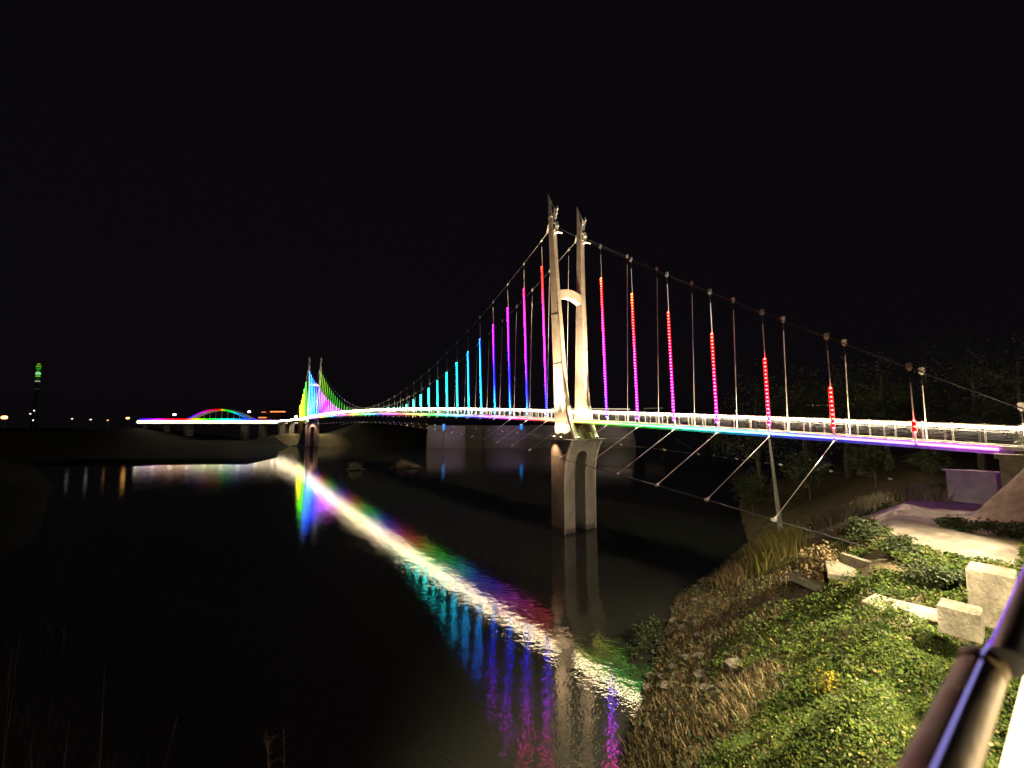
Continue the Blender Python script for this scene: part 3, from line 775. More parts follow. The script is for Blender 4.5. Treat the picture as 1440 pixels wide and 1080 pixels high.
def cover():
    n=230000; a=np.concatenate([RNG.uniform(1,62,n),RNG.uniform(2,17,60000)]); q=np.concatenate([RNG.uniform(.4,30,n),RNG.uniform(.4,9,60000)]); n=len(a)
    qs=ip(a,[-30,0,15,21,36,47,60,80],[8,9,12.6,15.5,22.3,23.5,26,36]); qt=ip(a,[-30,0,5,15,30,43,60],[1,1,1.5,3,6,7,7])
    t=(q-qt)/(qs-qt); X,Y=AQ(a,q); d=np.hypot(X,Y)
    keep=(t<1.0)&(RNG.uniform(size=n)<np.minimum(1,(9/np.maximum(d,2))**1.1))&(Y>2)&(X>-2)
    a,q,t,d=a[keep],q[keep],t[keep],d[keep]
    ok=np.array([not bare(x,y) for x,y in zip(a,q)])
    a,q,t,d=a[ok],q[ok],t[ok],d[ok]
    P0=on_bank(a,q)
    nz=np.array([noise.noise((p[0]*.22,p[1]*.22,1.5))*.9+noise.noise((p[0]*.7,p[1]*.7,4))*.5 for p in P0])
    isvine=(t+nz*.5+RNG.normal(0,.06,len(t)))<np.where(a<26,.34,.18)
    print('cover',isvine.sum(),(~isvine).sum())
    # vines: several leaves per point, in mounds
    pv=P0[isvine]; dv=d[isvine]
    mound=np.array([max(0,noise.noise((p[0]*.55,p[1]*.55,7)))*1.1+max(0,noise.noise((p[0]*1.6,p[1]*1.6,2)))*.4 for p in pv])*np.clip(1.5-dv/26,.2,1)
    Vs=[]
    for r in range(11):
        sz=np.clip(.0036*dv,.028,.12)*RNG.lognormal(0,.38,len(pv))
        jit=RNG.normal(0,.12,(len(pv),3)); jit[:,2]=RNG.uniform(.0,.14,len(pv))+mound
        Vs.append(leaf_quads(pv+jit,sz,.7,aspect=.8)[0])
    V=np.concatenate(Vs); F=np.arange(len(V)).reshape(-1,4)
    mi=RNG.choice(4,size=len(F),p=[.76,.20,.04,.0])
    o=npobj('vine_cover',V,F,M['vine'],mats=[M['vine'],M['bush'],M['dry'],M['vine_yellow']],midx=mi); o['kind']='stuff'; o['label']='green creeping vines covering the bank below the handrail'
    pg=P0[~isvine]; dg=d[~isvine]; Vs=[]
    for r in range(2):
        h=RNG.uniform(.1,.5,len(pg))*(.6+.5*np.clip(nz[~isvine]+.5,0,1))*np.clip(1.45-dg/42,.45,1); wd=np.clip(.0016*dg,.012,.05)
        jit=RNG.normal(0,.12,(len(pg),3)); jit[:,2]=0
        Vs.append(blade_tris(pg+jit,h,wd,.5)[0])
    V=np.concatenate(Vs); F=np.arange(len(V)).reshape(-1,5)
    o=npobj('dry_grass',V,F,M['dry']); o['kind']='stuff'; o['label']='dry brown grass on the lower river bank'
    # a scatter of green leaves and weeds through the dry grass
    sel=RNG.uniform(size=len(pg))<.4; pw=pg[sel]; 
    jit=RNG.normal(0,.1,(len(pw),3)); jit[:,2]=RNG.uniform(.05,.5,len(pw))
    V,F=leaf_quads(pw+jit,np.clip(.009*dg[sel],.07,.22)*RNG.uniform(.6,1.3,len(pw)),.4)
    o=npobj('weeds',V,F,M['bush']); o['kind']='stuff'; o['label']='low weeds among the dry grass'
cover()

def bush(name,label,px,py,wpx,hpx,m,n=1800,kind='leaf',cat='bush',Y=None,zoff=0,lsize=None,group=None):
    base=at(px,py+hpx*.45) if Y is None else depth(px,py+hpx*.45,Y)
    d=base.y; wx=wpx/FPX*d*.30; hz=hpx/FPX*d*.72
    root=thing(name,label,cat,tuple(base),group)
    rng=np.random.default_rng(int(px*7+py))
    # stems
    mb=MB()
    for i in range(7):
        an=rng.uniform(0,6.28); r=rng.uniform(.2,.8)*wx
        p1=base+Vector((math.cos(an)*r*.4,math.sin(an)*r*.4,hz*.45)); p2=base+Vector((math.cos(an)*r,math.sin(an)*r,hz*rng.uniform(.6,.95)))
        mb.tube([base+Vector((0,0,-.15)),p1,p2],[.035,.022,.008],5)
    obj('stem',mb,M['bark'],root)
    cl=rng.normal(size=(9,3))*np.array([wx*.42,wx*.42,hz*.22])+np.array([0,0,hz*.5])
    P=cl[rng.integers(0,9,n)]+rng.normal(size=(n,3))*np.array([wx*.24,wx*.24,hz*.17])
    P[:,2]=np.abs(P[:,2]); P+=np.array(base)
    if kind=='leaf':
        sz=rng.uniform(.6,1.4,n)*(lsize or max(.08,.0075*d)); V,F=leaf_quads(P,sz,.4,rng); nm='foliage'
    else:
        P=np.array(base)+rng.normal(size=(n,3))*np.array([wx*.55,wx*.55,0]); P[:,2]=[ground(x,y)-.05 for x,y in P[:,:2]] if Y is None else base.z
        h=rng.uniform(.45,1.1,n)*hz; V,F=blade_tris(P,h,np.full(n,max(.02,.0022*d)),.22,rng); nm='blades'
    npobj(nm,V,F,m,root)
    return root
bush('bush','dark green rounded bush just below the concrete ramp',1222,746,54,36,M['bush'],2200)
bush('bush','broad dark green bush right of the ramp bush on the gravel terrace',1272,768,74,36,M['bush'],2600)
bush('bush','large grey green bush above the concrete slabs left of the square block',1315,808,95,44,M['bush'],3600)
bush('bush','low dark hedge along the foot of the paved abutment slope',1352,738,70,22,M['bush'],1500)
bush('bush','low leafy hedge at the right frame edge under the abutment slope',1412,744,70,26,M['bush'],1500)
bush('grass_clump','tall yellow green grass clump at the river end of the ramp',1093,768,66,56,M['tuft'],2600,'blade','grass')
bush('bush','brown dry bush between the grass clump and the broken slabs',1152,792,80,52,M['dry'],2400)
bush('grass_clump','tan reeds standing along the far side of the ramp, lower clump',1172,728,56,34,M['reed'],1500,'blade','reeds')
bush('grass_clump','tan reeds standing along the far side of the ramp, upper clump',1222,706,56,30,M['reed'],1300,'blade','reeds')
bush('grass_clump','pale dry reeds beside the violet lit bridge abutment',1300,690,50,30,M['reed'],1100,'blade','reeds')
bush('bush','yellow leaved creeper mound among the green vines',1172,966,70,66,M['vine_yellow'],420)
bush('bush','bright green vine mound near the handrail joint',1330,1000,110,70,M['vine'],1600)
bush('bush','small red brown shrub behind the square concrete block',1392,800,60,22,M['dry'],900)
bush('bush','twiggy brown shrub on the shore below the grass clump',1040,800,66,30,M['dry'],1300,'blade')
bush('bush','dark scrub on the near shore beside the reflections',905,905,70,60,M['bush'],1800)
# concrete blocks and broken slabs on the terrace
av=Vector((.8,.6,0)); qv=Vector((-.6,.8,0))
def block(name,label,px,py,wq,da,h,rot=0,tilt=0,sink=.08,cat='block',m='block',Y=None):
    c=at(px,py) if Y is None else depth(px,py,Y)
    rm=Matrix.Rotation(R(rot),3,'Z'); a=rm@av; q=rm@qv
    u=(Vector((0,0,1))+a*tilt).normalized(); a=(a-u*a.dot(u)).normalized()
    mb=MB(); b=.04
    lo=c-u*sink; 
    def rg(z,i): return [lo+u*z-a*(da/2-i)-q*(wq/2-i),lo+u*z+a*(da/2-i)-q*(wq/2-i),lo+u*z+a*(da/2-i)+q*(wq/2-i),lo+u*z-a*(da/2-i)+q*(wq/2-i)]
    rr=[rg(0,0),rg(h+sink-b,0),rg(h+sink,b)]
    for r in rr: mb.v+=[tuple(p) for p in r]
    for k in range(2):
        for j in range(4): mb.f.append((k*4+j,k*4+(j+1)%4,k*4+4+(j+1)%4,k*4+4+j)); mb.c.append((1,1,1))
    mb.f+= [(3,2,1,0),(8,9,10,11)]; mb.c+=[(1,1,1)]*2
    return tag(obj(name,mb,M[m]),label,cat)
block('concrete_block','tall square concrete block with a bright flat top beside the handrail',1400,872,.85,.9,1.35,Y=11.3)
block('concrete_block','low concrete block stepped down in front of the tall block',1352,886,.75,.7,.62,Y=10.9)
block('concrete_slab','broad flat concrete slab on the bank left of the low block',1292,868,1.3,1.4,.22,8,.05,cat='slab')
block('concrete_slab','small tilted concrete slab at the left end of the broad slab',1238,852,.7,.8,.2,-20,-.25,cat='slab')
block('concrete_slab','wide tilted concrete plate beneath the bushes by the ramp',1192,806,1.7,1.6,.2,20,-.12,cat='slab')
block('concrete_kerb','long narrow broken kerb stone lying on the slope',1146,826,2.6,.5,.3,-24,0,cat='kerb stone')
block('concrete_kerb','short pale kerb stone lying across the wide tilted plate',1206,796,1.5,.25,.42,-24,0,cat='kerb stone')
# rubble along the shore
mb=MB()
for i in range(60):
    a=random.uniform(16,46); qs_=float(ip(a,[0,15,21,36,47,60],[9,12.6,15.5,22.3,23.5,26])); q=qs_-abs(random.gauss(0,1.0))*4.2
    x,y=AQ(a,q); r=random.uniform(.12,.42); z=ground(x,y)+hnoise(x,y)
    n=7; ring=[]; pts=[]
    for lv,(rz,rr) in enumerate(((-.3,.8),(.25,1),(.6,.6))):
        for j in range(n): 
            an=6.283*j/n; f=rr*r*random.uniform(.8,1.2); pts.append((x+math.cos(an)*f*1.3,y+math.sin(an)*f,z+rz*r))
    fs=[tuple(reversed(range(n))),tuple(range(2*n,3*n))]+[(l*n+j,l*n+(j+1)%n,(l+1)*n+(j+1)%n,(l+1)*n+j) for l in range(2) for j in range(n)]
    mb.add(pts,fs)
o=obj('shore_rubble',mb,M['stone']); o['kind']='stuff'; o['label']='rubble stones along the near shore'

# trees on the bank behind the bridge
def tree_mesh(seed,hgt,rad,leaf,n):
    rng=np.random.default_rng(seed); rd=random.Random(seed)
    mb=MB(); mb.tube([(0,0,-.6),(.1,.05,hgt*.25),(.0,.2,hgt*.5),(.15,.1,hgt*.8)],[hgt*.022,hgt*.017,hgt*.011,hgt*.004],7)
    tips=[]
    for i in range(11):
        z0=hgt*rd.uniform(.25,.7); an=rd.uniform(0,6.28); L=rad*rd.uniform(.5,1.0)*(1.15-z0/hgt*.6)
        p0=Vector((0,.1,z0)); p1=p0+Vector((math.cos(an)*L*.5,math.sin(an)*L*.5,L*.3)); p2=p0+Vector((math.cos(an)*L,math.sin(an)*L,L*.55))
        mb.tube([p0,p1,p2],[hgt*.008,hgt*.005,hgt*.0015],5); tips += [p1,p2]
    tips.append(Vector((0,0,hgt*.9))); tips.append(Vector((0,0,hgt*.75)))
    T=np.array([tuple(t) for t in tips]); 
    C=T[rng.integers(0,len(T),n)]+rng.normal(size=(n,3))*np.array([rad*.2,rad*.2,rad*.15])
    V,F=leaf_quads(C,rng.uniform(.5,1.4,n)*leaf,.3,rng)
    return mb,V,F
def tree(label,seed,loc,hgt,rad,leaf=.42,n=3800,m='tree',group='dark trees behind the bridge'):
    root=thing('tree',label,'tree',tuple(loc),group)
    mb,V,F=tree_mesh(seed,hgt,rad,leaf,n)
    mb.v=[tuple(Vector(p)+Vector(loc)) for p in mb.v]; obj('trunk',mb,M['bark'],root)
    npobj('crown',V+np.array(loc),F,M[m],root)
    return root
def tloc(px,Y):
    x=(px-720)/FPX*Y; return (x,Y,ground(x,Y)-.2)
trees=[('leftmost dark tree over the bridge rail with a ragged rounded crown',1062,78,528),('dark tree right of the leftmost crown behind the red hangers',1128,74,512),
 ('dark tree behind the short red light tube',1185,70,498),('tall dim tree between the last two hanger pairs',1242,62,492),('tall dim tree behind the last hanger pair',1305,58,478),
 ('dim tree above the bridge end under the main cable',1372,54,474),('dim tree at the right frame edge above the bridge end',1436,47,470)]
T1=None
for i,(lab,px,Y,top) in enumerate(trees):
    loc=tloc(px,Y); hgt=H+(590-top)/FPX*Y-loc[2]
    tree(lab,40+i,loc,hgt,hgt*.34,.0062*Y)
low=[('low scrubby tree hanging over the water left of the leaning pole',1052,66,655),('dim scrubby tree below the deck right of the leaning pole',1130,62,632),('pale trunked small tree under the deck beside the reeds',1222,54,622),('dim small tree under the deck left of the violet abutment',1300,47,630)]
for i,(lab,px,Y,top) in enumerate(low):
    loc=tloc(px,Y); hgt=max(3.0,H+(588-top)/FPX*Y-loc[2])
    tree(lab,60+i,loc,hgt,hgt*.45,.0055*Y,2600,group='small trees under the deck')
# leaning pole
p0=at(1098,744); p0=Vector((p0.x,p0.y,p0.z-.5)); p1=depth(1082,618,p0.y+.3)
pl=thing('leaning_pole','slender pale concrete pole leaning beside the water in front of the trees','pole',tuple(p0))
mb=MB(); mb.tube([p0,(p0+p1)/2,p1],[.34,.22,.15],10); obj('shaft',mb,M['pole'],pl)
mb=MB(); mb.tube([p1,p1+Vector((0,0,.12))],[.2,.18],10); obj('cap',mb,M['crete'],pl)
# anchor block of the front wind cable
an=Vector(wp_end) if False else B(8.45,-wt(8.45),0); an.z=ground(an.x,an.y)

# ------------------------------------------------------------------ handrail of the walkway the photo was taken from
hr0=onz(1312,1080,H-.43); hr1=onz(1379,930,H-.43)
hd=(hr1-hr0).normalized(); hn=Vector((-hd.y,hd.x,0))      # hn points to the river
rail=thing('walkway_handrail','thick round metal handrail in the near corner with a violet highlight drawn as a glowing line','handrail',(hr0.x,hr0.y,H-1.6))
J=hr1+hd*.035
RAD=.031; R2=.024
ctr=lambda s,off=0,dz=0: J+hd*s-hn*off+Vector((0,0,dz))
CO,CZ=-RAD*.165,-RAD*.986                       # pipe axis below and inside the violet line
mb=MB(); mb.tube([ctr(-1.6,CO,CZ),ctr(-.02,CO,CZ)],RAD,48); obj('pipe',mb,M['railmetal'],rail,smooth=False)
mb=MB(); mb.tube([ctr(-.02,CO,CZ),ctr(.0,CO,CZ)],RAD*.85,32); obj('joint_gap',mb,M['gap'],rail)
mb=MB(); mb.tube([ctr(.0,CO,CZ),ctr(.03,CO,CZ)],RAD*1.03,48); obj('joint_ring',mb,M['railmetal'],rail)
mb=MB(); mb.tube([ctr(.03,R2*1.0,-R2*.5),ctr(44,R2*1.0,-R2*.5)],R2,32); obj('pipe',mb,M['dark'],rail)
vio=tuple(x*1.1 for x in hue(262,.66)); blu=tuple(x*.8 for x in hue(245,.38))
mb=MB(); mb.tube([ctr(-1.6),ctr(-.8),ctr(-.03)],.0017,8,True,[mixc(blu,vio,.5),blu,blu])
obj('glow_line',mb,M['led'],rail)  # reflected highlight on the pipe, made as a thin glowing line
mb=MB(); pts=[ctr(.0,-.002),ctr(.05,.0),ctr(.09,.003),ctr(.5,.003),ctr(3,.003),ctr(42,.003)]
mb.tube(pts,.0021,8,True,[blu,vio,vio,vio,vio,vio]); obj('glow_line',mb,M['led'],rail)  # the same glowing highlight carried on along the thinner pipe
mb=MB()
for i in range(46):
    s=-1.6+i*1.0
    mb.tube([ctr(s,CO+RAD*1.72,CZ-.004),ctr(s+.96,CO+RAD*1.72,CZ-.004)],.0075,8,True,[(9,7,4)]*2)
obj('warm_strip',mb,M['led'],rail)
for i in range(23):
    mb=MB(); s=.9+i*1.9; c=ctr(s,RAD*.9,-.6); mb.box(c,hd*.02,hn*.04,.56); mb.box(ctr(s,RAD*.9,-1.14),hd*.07,hn*.07,.012)
    obj('post',mb,M['dark'],rail)
mb=MB()
for dz in (-.3,-.5,-.7,-.9): mb.tube([ctr(-1.6,RAD*.9,dz),ctr(43,RAD*.9,dz)],.012,6)
obj('rail_bar',mb,M['dark'],rail)
# walkway slab
mb=MB(); c0=ctr(-6,.16,0); c1=ctr(43.0,.16,0)
c0.z=c1.z=H-1.85
mb.hexa([c0,c1,c1-hn*2.6,c0-hn*2.6]+[p+Vector((0,0,.26)) for p in (c0,c1,c1-hn*2.6,c0-hn*2.6)])
for i in range(8):
    c=ctr(-3+i*6.0,1.5,0); g=ground(c.x,c.y); mb.box((c.x,c.y,(g-1+H-1.85)/2),hd*.25,hn*.6,(H-1.85-g+1)/2-.003)
o=obj('walkway',mb,M['crete']); o['kind']='structure'
for s_,e_,an_,ou_ in ((4,31000,76,.8),(12,46000,84,1.5),(23,72000,92,2.4)):
    p=ctr(s_,1.6,3.6); lamp('street_light','SPOT',tuple(p),e_,(1,.82,.50),None,p+hn*ou_+Vector((0,0,-9)),.2,an_,.4)
p=ctr(.5,1.9,3.0); lamp('street_light','SPOT',tuple(p),27000,(1,.82,.50),None,ctr(15,-1.2,-6.5),.2,62,.8)
c_=ctr(37,-7.5,-3.0)
lamp('bank_fill','SPOT',tuple(c_),42000,(1,.86,.7),None,B(-.7,W/2,H+32),.3,17,.8)  # added unseen fill spot brightening the tower top
lamp('bank_fill','SPOT',tuple(c_),30000,(1,.76,.53),None,B(-.6,W/2,7.0),.3,30,.7)  # added unseen fill spot brightening the pier faces
# dead stems close to the camera at the bottom of the frame
def stem(label,px0,py0,px1,py1,Y,bend,side,r):
    p0=depth(px0,py0,Y); p1=depth(px1,py1,Y)
    base=Vector((p0.x,p0.y,ground(p0.x,p0.y)))
    root=thing('dead_stem',label,'dry stem',tuple(base))
    mid=(p0+p1)/2+Vector((bend,0,abs(bend)*.6))
    mb=MB(); mb.tube([base,(base+p0)/2+Vector((.05,0,0)),p0,(p0*3+p1)/4+Vector((bend*.7,0,abs(bend)*.4)),mid,p1],[r*1.4,r*1.2,r,r*.9,r*.7,r*.35],6)
    obj('stalk',mb,M['twig'],root)
    rd=random.Random(px0); mb=MB()
    for i in range(side):
        q=p0.lerp(p1,rd.uniform(.1,1)); v=Vector((rd.uniform(-1,1),rd.uniform(-.4,.4),rd.uniform(.2,1)))*.11
        mb.tube([q,q+v*.6,q+v],[r*.35,r*.25,r*.1],4)
    if side: obj('twig',mb,M['twig'],root)
stem('upright dry feathery stem at the bottom edge left of centre',378,1120,377,1034,3.6,.0,26,.006)
stem('faint starry dry seed head above the upright stem',398,1110,399,1026,4.2,.01,14,.003)
stem('arching pale dry grass stalk at the bottom edge',650,1100,591,1043,3.6,.05,3,.007)
stem('short thin dry stalk left of the arching stalk',578,1120,577,1068,4.2,.0,2,.003)
def shadow_bush(label,px,py,wpx,hpx,Y,n):
    c=depth(px,py+hpx/2,Y); base=Vector((c.x,c.y,min(c.z,ground(c.x,c.y)+.0)))
    root=thing('bare_bush',label,'bush',tuple(base))
    rng=np.random.default_rng(px+5); wx=wpx/FPX*Y*.4; top=H-(py-hpx/2-588)/FPX*Y
    m0=MB()
    for i in range(9):
        x=rng.normal(0,wx*.5); m0.tube([base,base+Vector((x*.6,rng.normal(0,.3),(top-base.z)*.55)),base+Vector((x,rng.normal(0,.5),(top-base.z)*rng.uniform(.7,1)))],[.04,.025,.008],5)
    obj('stem',m0,M['bark'],root)
    P=np.stack([rng.normal(0,wx*.55,n)+base.x,rng.normal(0,.5,n)+base.y,rng.uniform(0,1,n)**.7*(top-base.z)*.9+base.z],1)
    P[:,2]-= np.abs(P[:,0]-base.x)/wx*(top-base.z)*.3
    V,F=blade_tris(P,rng.uniform(.3,.9,n),np.full(n,.006),.3,rng); npobj('blades',V,F,M['twig_red'],root)
shadow_bush('dim leafless bush at the left edge of the frame',35,900,170,330,7.5,2600)
shadow_bush('dim reddish dry bush in the bottom left corner',130,1010,170,210,5.5,2600)

# ------------------------------------------------------------------ far things
M['farled']=M['led']
def far_lamp(label,px,py,Y,col,k,hgt,r):
    p=depth(px,py,Y); base=(p.x,p.y,p.z-hgt)
    root=thing('street_lamp',label,'street lamp',base,'lamps on the far shore')
    mb=MB(); mb.tube([base,(p.x,p.y,p.z-.2)],[.14,.08],6); mb.tube([(p.x,p.y,p.z-.2),(p.x,p.y-.9,p.z+.1)],.06,5); obj('post',mb,M['dark'],root)
    mb=MB(); mb.tube([(p.x-r,p.y-.6,p.z),(p.x+r,p.y-.6,p.z)],[r*.8,r*.8],8,True,[tuple(c*k for c in col)]*2); obj('lamp_head',mb,M['led'],root)
ORN=(1,.45,.1); WHT=(1,.9,.75); BLW=(.75,.85,1)
far_lamp('bright orange lamp at the far left edge of the frame',8,587,215,ORN,9,6,.95)
far_lamp('orange lamp standing at the left end of the arch bridge',181,588,235,ORN,8,6,.6)
far_lamp('small white lamp low at the foot of the green lit tower',44,582,290,WHT,3,7,.35)
far_lamp('tiny pale lamp second from the orange edge lamp',103,589,225,WHT,2.5,6,.28)
far_lamp('tiny pale lamp midway between the green tower and the arch bridge',129,590,225,WHT,3,6,.3)
far_lamp('tiny warm lamp just left of the orange lamp by the arch bridge',153,591,228,ORN,3,6,.3)
far_lamp('white twin lamp above the left part of the arch bridge',246,583,425,WHT,6,8,1.2)
far_lamp('blue white lamp at the right foot of the rainbow arch',351,579,425,BLW,7,9,1.1)
far_lamp('warm lamp on the approach just left of the far bridge tower',417,586,262,WHT,7,4,.7)
far_lamp('pinprick white lamp right of the near tower above the rail',880,573,420,WHT,4,10,.5) if False else None
# slim tower of green lights
tb=depth(48,596,300); tt=depth(54.5,513,300)
lt=thing('lit_tower','slim tower ringed with green and white lights on the far left','tower',(tb.x,tb.y,tb.z-6))
mb=MB(); mb.tube([(tb.x,tb.y,tb.z-6),tuple(tb.lerp(tt,.3)),tuple(tt)],[1.9,1.2,.8],10)
obj('shaft',mb,M['dark'],lt)
rd=random.Random(3)
for i in range(15):
    t=.42+.58*i/14; c=tb.lerp(tt,t); r=.8+.3*math.sin(i*2.1)+(.4 if t>.7 else 0)
    col=[hue(125,.9,1,.7),hue(85,.8,1,.6),hue(140,.35,1,1.0)][rd.choice([0,0,1,2])]; col=tuple(x*rd.uniform(.3,.9) for x in col)
    mb=MB(); mb.tube([c,c+(tt-tb).normalized()*rd.uniform(.7,1.6)],[r,r*.85],9,True,[col,col]); obj('light_ring',mb,M['led'],lt)
for t in (.06,.22):
    c=tb.lerp(tt,t); mb=MB(); mb.octa(c+Vector((rd.uniform(-.6,1.4),-1.6,0)),.6,(2,2.2,2.2)); obj('base_lamp',mb,M['led'],lt)
# arch bridge
Y=300
def hx(px): return (px-720)/FPX*Y
zd=H-2.6
abr=thing('arch_bridge','distant arch bridge outlined in rainbow lights above a bright white deck strip','bridge',(hx(300),Y,0))
mb=MB(); mb.hexa([(hx(196),Y-4,zd-1.6),(hx(425),Y-4,zd-1.6),(hx(425),Y+4,zd-1.6),(hx(196),Y+4,zd-1.6),(hx(196),Y-4,zd),(hx(425),Y-4,zd),(hx(425),Y+4,zd),(hx(196),Y+4,zd)])
obj('deck',mb,M['under'],abr)
mb=MB(); n=46
for i in range(n):
    x0=hx(203+(215)*i/n); x1=hx(203+215*(i+1)/n); k=5 if i%5 else 9
    mb.hexa([(x0,Y-4.5,zd-1.0),(x1,Y-4.5,zd-1.0),(x1,Y-4.2,zd-1.0),(x0,Y-4.2,zd-1.0),(x0,Y-4.5,zd+.9),(x1,Y-4.5,zd+.9),(x1,Y-4.2,zd+.9),(x0,Y-4.2,zd+.9)],tuple(c*k for c in (1,.84,.55)))
obj('deck_light',mb,M['led'],abr)
mb=MB(); tab=[(206,250),(225,285),(245,345),(268,5),(282,60),(300,125),(320,170),(345,215),(370,250)]
for i in range(40):
    px=206+160*i/40; h=np.interp(px,[t[0] for t in tab],[250,285,345,362,420,485,530,575,610]); x0=hx(px);x1=hx(px+4.02)
    mb.hexa([(x0,Y-4.4,zd+1.25),(x1,Y-4.4,zd+1.25),(x1,Y-4.2,zd+1.25),(x0,Y-4.2,zd+1.25),(x0,Y-4.4,zd+2.25),(x1,Y-4.4,zd+2.25),(x1,Y-4.2,zd+2.25),(x0,Y-4.2,zd+2.25)],tuple(c*2.0 for c in hue(h,.95)))
obj('rail_light',mb,M['led'],abr)
xa,xb=hx(268),hx(356); za=zd+1.0; ht=7.8
pts=[];cl=[]
for i in range(33):
    t=i/32; pts.append((xa+(xb-xa)*t,Y-3.2,za+ht*4*t*(1-t))); cl.append(tuple(c*.9 for c in hue(np.interp(t,[0,.2,.38,.5,.62,.8,1],[235,285,340,360,480,555,600]),.96)))
mb=MB(); mb.tube(pts,.6,8,True,cl); obj('arch_light',mb,M['led'],abr)
mb=MB(); mb.tube([(p[0],Y+3,p[2]) for p in pts],.8,8); obj('arch_rib',mb,M['under'],abr)
mb=MB(); mb.tube([(p[0],Y-1.5,p[2]) for p in pts],.8,8); obj('arch_rib',mb,M['under'],abr)
for i in range(3,30,3):
    mb=MB(); p=pts[i]; mb.tube([(p[0],Y-3.2,zd),(p[0],Y-3.2,p[2])],.12,5); obj('arch_hanger',mb,M['steel'],abr)
for px in (212,240,268,347,372,400):
    mb=MB(); mb.hexa([(hx(px)-1.0,Y-3,-3),(hx(px)+1.6,Y-3,-3),(hx(px)+1.6,Y+3,-3),(hx(px)-1.6,Y+3,-3),(hx(px)-1.3,Y-3,zd-1.6),(hx(px)+1.3,Y-3,zd-1.6),(hx(px)+1.3,Y+3,zd-1.6),(hx(px)-1.3,Y+3,zd-1.6)]); obj('pier',mb,M['crete_dark'],abr)

# approach viaduct from the far tower to the left
va=B(-51.2,W/2,railtop(-51.2)); vb=depth(392,591.5,300)
vd=thing('approach_viaduct','bright lit walkway viaduct running left from the far tower on stout concrete piers','viaduct',(va.x,va.y,0))
dv=(vb-va); dv.z=0; dl=dv.length; dv.normalize(); dn=Vector((-dv.y,dv.x,0))
def vp(s,o,z): 
    t=s/dl; return va+dv*s+dn*o+Vector((0,0,z+(vb.z-va.z)*t))
mb=MB(); mb.hexa([vp(0,-2,-2.0),vp(dl,-2,-2.0),vp(dl,2,-2.0),vp(0,2,-2.0),vp(0,-2,-1.2),vp(dl,-2,-1.2),vp(dl,2,-1.2),vp(0,2,-1.2)]); obj('deck',mb,M['crete'],vd)
for o in (-1.9,1.9):
    mb=MB(); mb.tube([vp(0,o,0),vp(dl,o,0)],.06,6)
    for i in range(24): mb.box(vp(dl*i/23,o,-.6),dv*.05,dn*.04,.6)
    obj('railing',mb,M['paint'],vd)
    mb=MB()
    for i in range(24): mb.box(vp(dl*(i+.5)/24,o,-.25),dv*(dl/48),dn*.08,.12)
    obj('railing_light',mb,M['warm'],vd)
for s in (1.5,dl*.45,dl*.85):
    p=vp(s,0,0); mb=MB(); zt=p.z-2.0; 
    mb.hexa([p+dv*-1.6+dn*-1.7,p+dv*1.6+dn*-1.7,p+dv*1.6+dn*1.7,p+dv*-1.6+dn*1.7]); mb.v=[(x,y,-2 if i<4 else zt) for i,(x,y,z) in enumerate(mb.v[:4]*2)]
    mb.f=[(3,2,1,0),(4,5,6,7),(0,1,5,4),(1,2,6,5),(2,3,7,6),(3,0,4,7)]; mb.c=[(1,1,1)]*6
    obj('pier',mb,M['crete'],vd)
q0=depth(430,640,243); dk=MB()
dk.hexa([(q0.x-6.2,q0.y,-2),(q0.x+.6,q0.y,-2),(q0.x+.6,q0.y+9,-2),(q0.x-6.2,q0.y+9,-2),(q0.x-2.4,q0.y+1,H-4.2),(q0.x+.2,q0.y+1,H-4.2),(q0.x+.2,q0.y+8,H-4.2),(q0.x-2.4,q0.y+8,H-4.2)])
dk.box((q0.x-1.1,q0.y+4.5,H-3.95),(2.0,0,0),(0,4.2,0),.22)
tag(obj('abutment',dk,M['crete_dark']),'dark sloping concrete abutment wall standing left of the far tower pier','abutment')
lamp('viaduct_lamp','POINT',tuple(vp(6,-9,4)),22000,(1,.8,.5),vd,size=.3)
# pavilion with orange eaves
pv=depth(388,592,380)
pa=thing('pavilion','dark tiered pavilion with orange lit eaves and violet lights at its base beyond the viaduct','pavilion',(pv.x,pv.y,pv.z-6))
def pbox(name,w,d,z0,z1,m,col=(1,1,1),dx=0):
    mb=MB(); mb.hexa([(pv.x+dx-w,pv.y-d,pv.z+z0),(pv.x+dx+w,pv.y-d,pv.z+z0),(pv.x+dx+w,pv.y+d,pv.z+z0),(pv.x+dx-w,pv.y+d,pv.z+z0),(pv.x+dx-w,pv.y-d,pv.z+z1),(pv.x+dx+w,pv.y-d,pv.z+z1),(pv.x+dx+w,pv.y+d,pv.z+z1),(pv.x+dx-w,pv.y+d,pv.z+z1)],col); return obj(name,mb,m,pa)
pbox('storey',9,8,-6,4.5,M['dark']); pbox('storey',6,6,4.6,10,M['dark'])
mb=MB(); 
for z,w in ((5.0,10.5),(10.4,8)):
    mb.hexa([(pv.x-w,pv.y-w*.9,pv.z+z-.4),(pv.x+w,pv.y-w*.9,pv.z+z-.4),(pv.x+w,pv.y+w*.9,pv.z+z-.4),(pv.x-w,pv.y+w*.9,pv.z+z-.4),(pv.x-w*.4,pv.y-w*.3,pv.z+z+1.8),(pv.x+w*.4,pv.y-w*.3,pv.z+z+1.8),(pv.x+w*.4,pv.y+w*.3,pv.z+z+1.8),(pv.x-w*.4,pv.y+w*.3,pv.z+z+1.8)])
obj('roof',mb,M['dark'],pa)
for i,(dx,w,z,c) in enumerate(((-7,3.6,3.2,(1.5,.42,.12)),(7,7,8.6,(2.2,.5,.15)),(-6,2,8.2,(.8,.2,.08)))):
    mb=MB(); mb.box((pv.x+dx,pv.y-9.6,pv.z+z),(w,0,0),(0,.2,0),.5,c); obj('eave_light',mb,M['led'],pa)
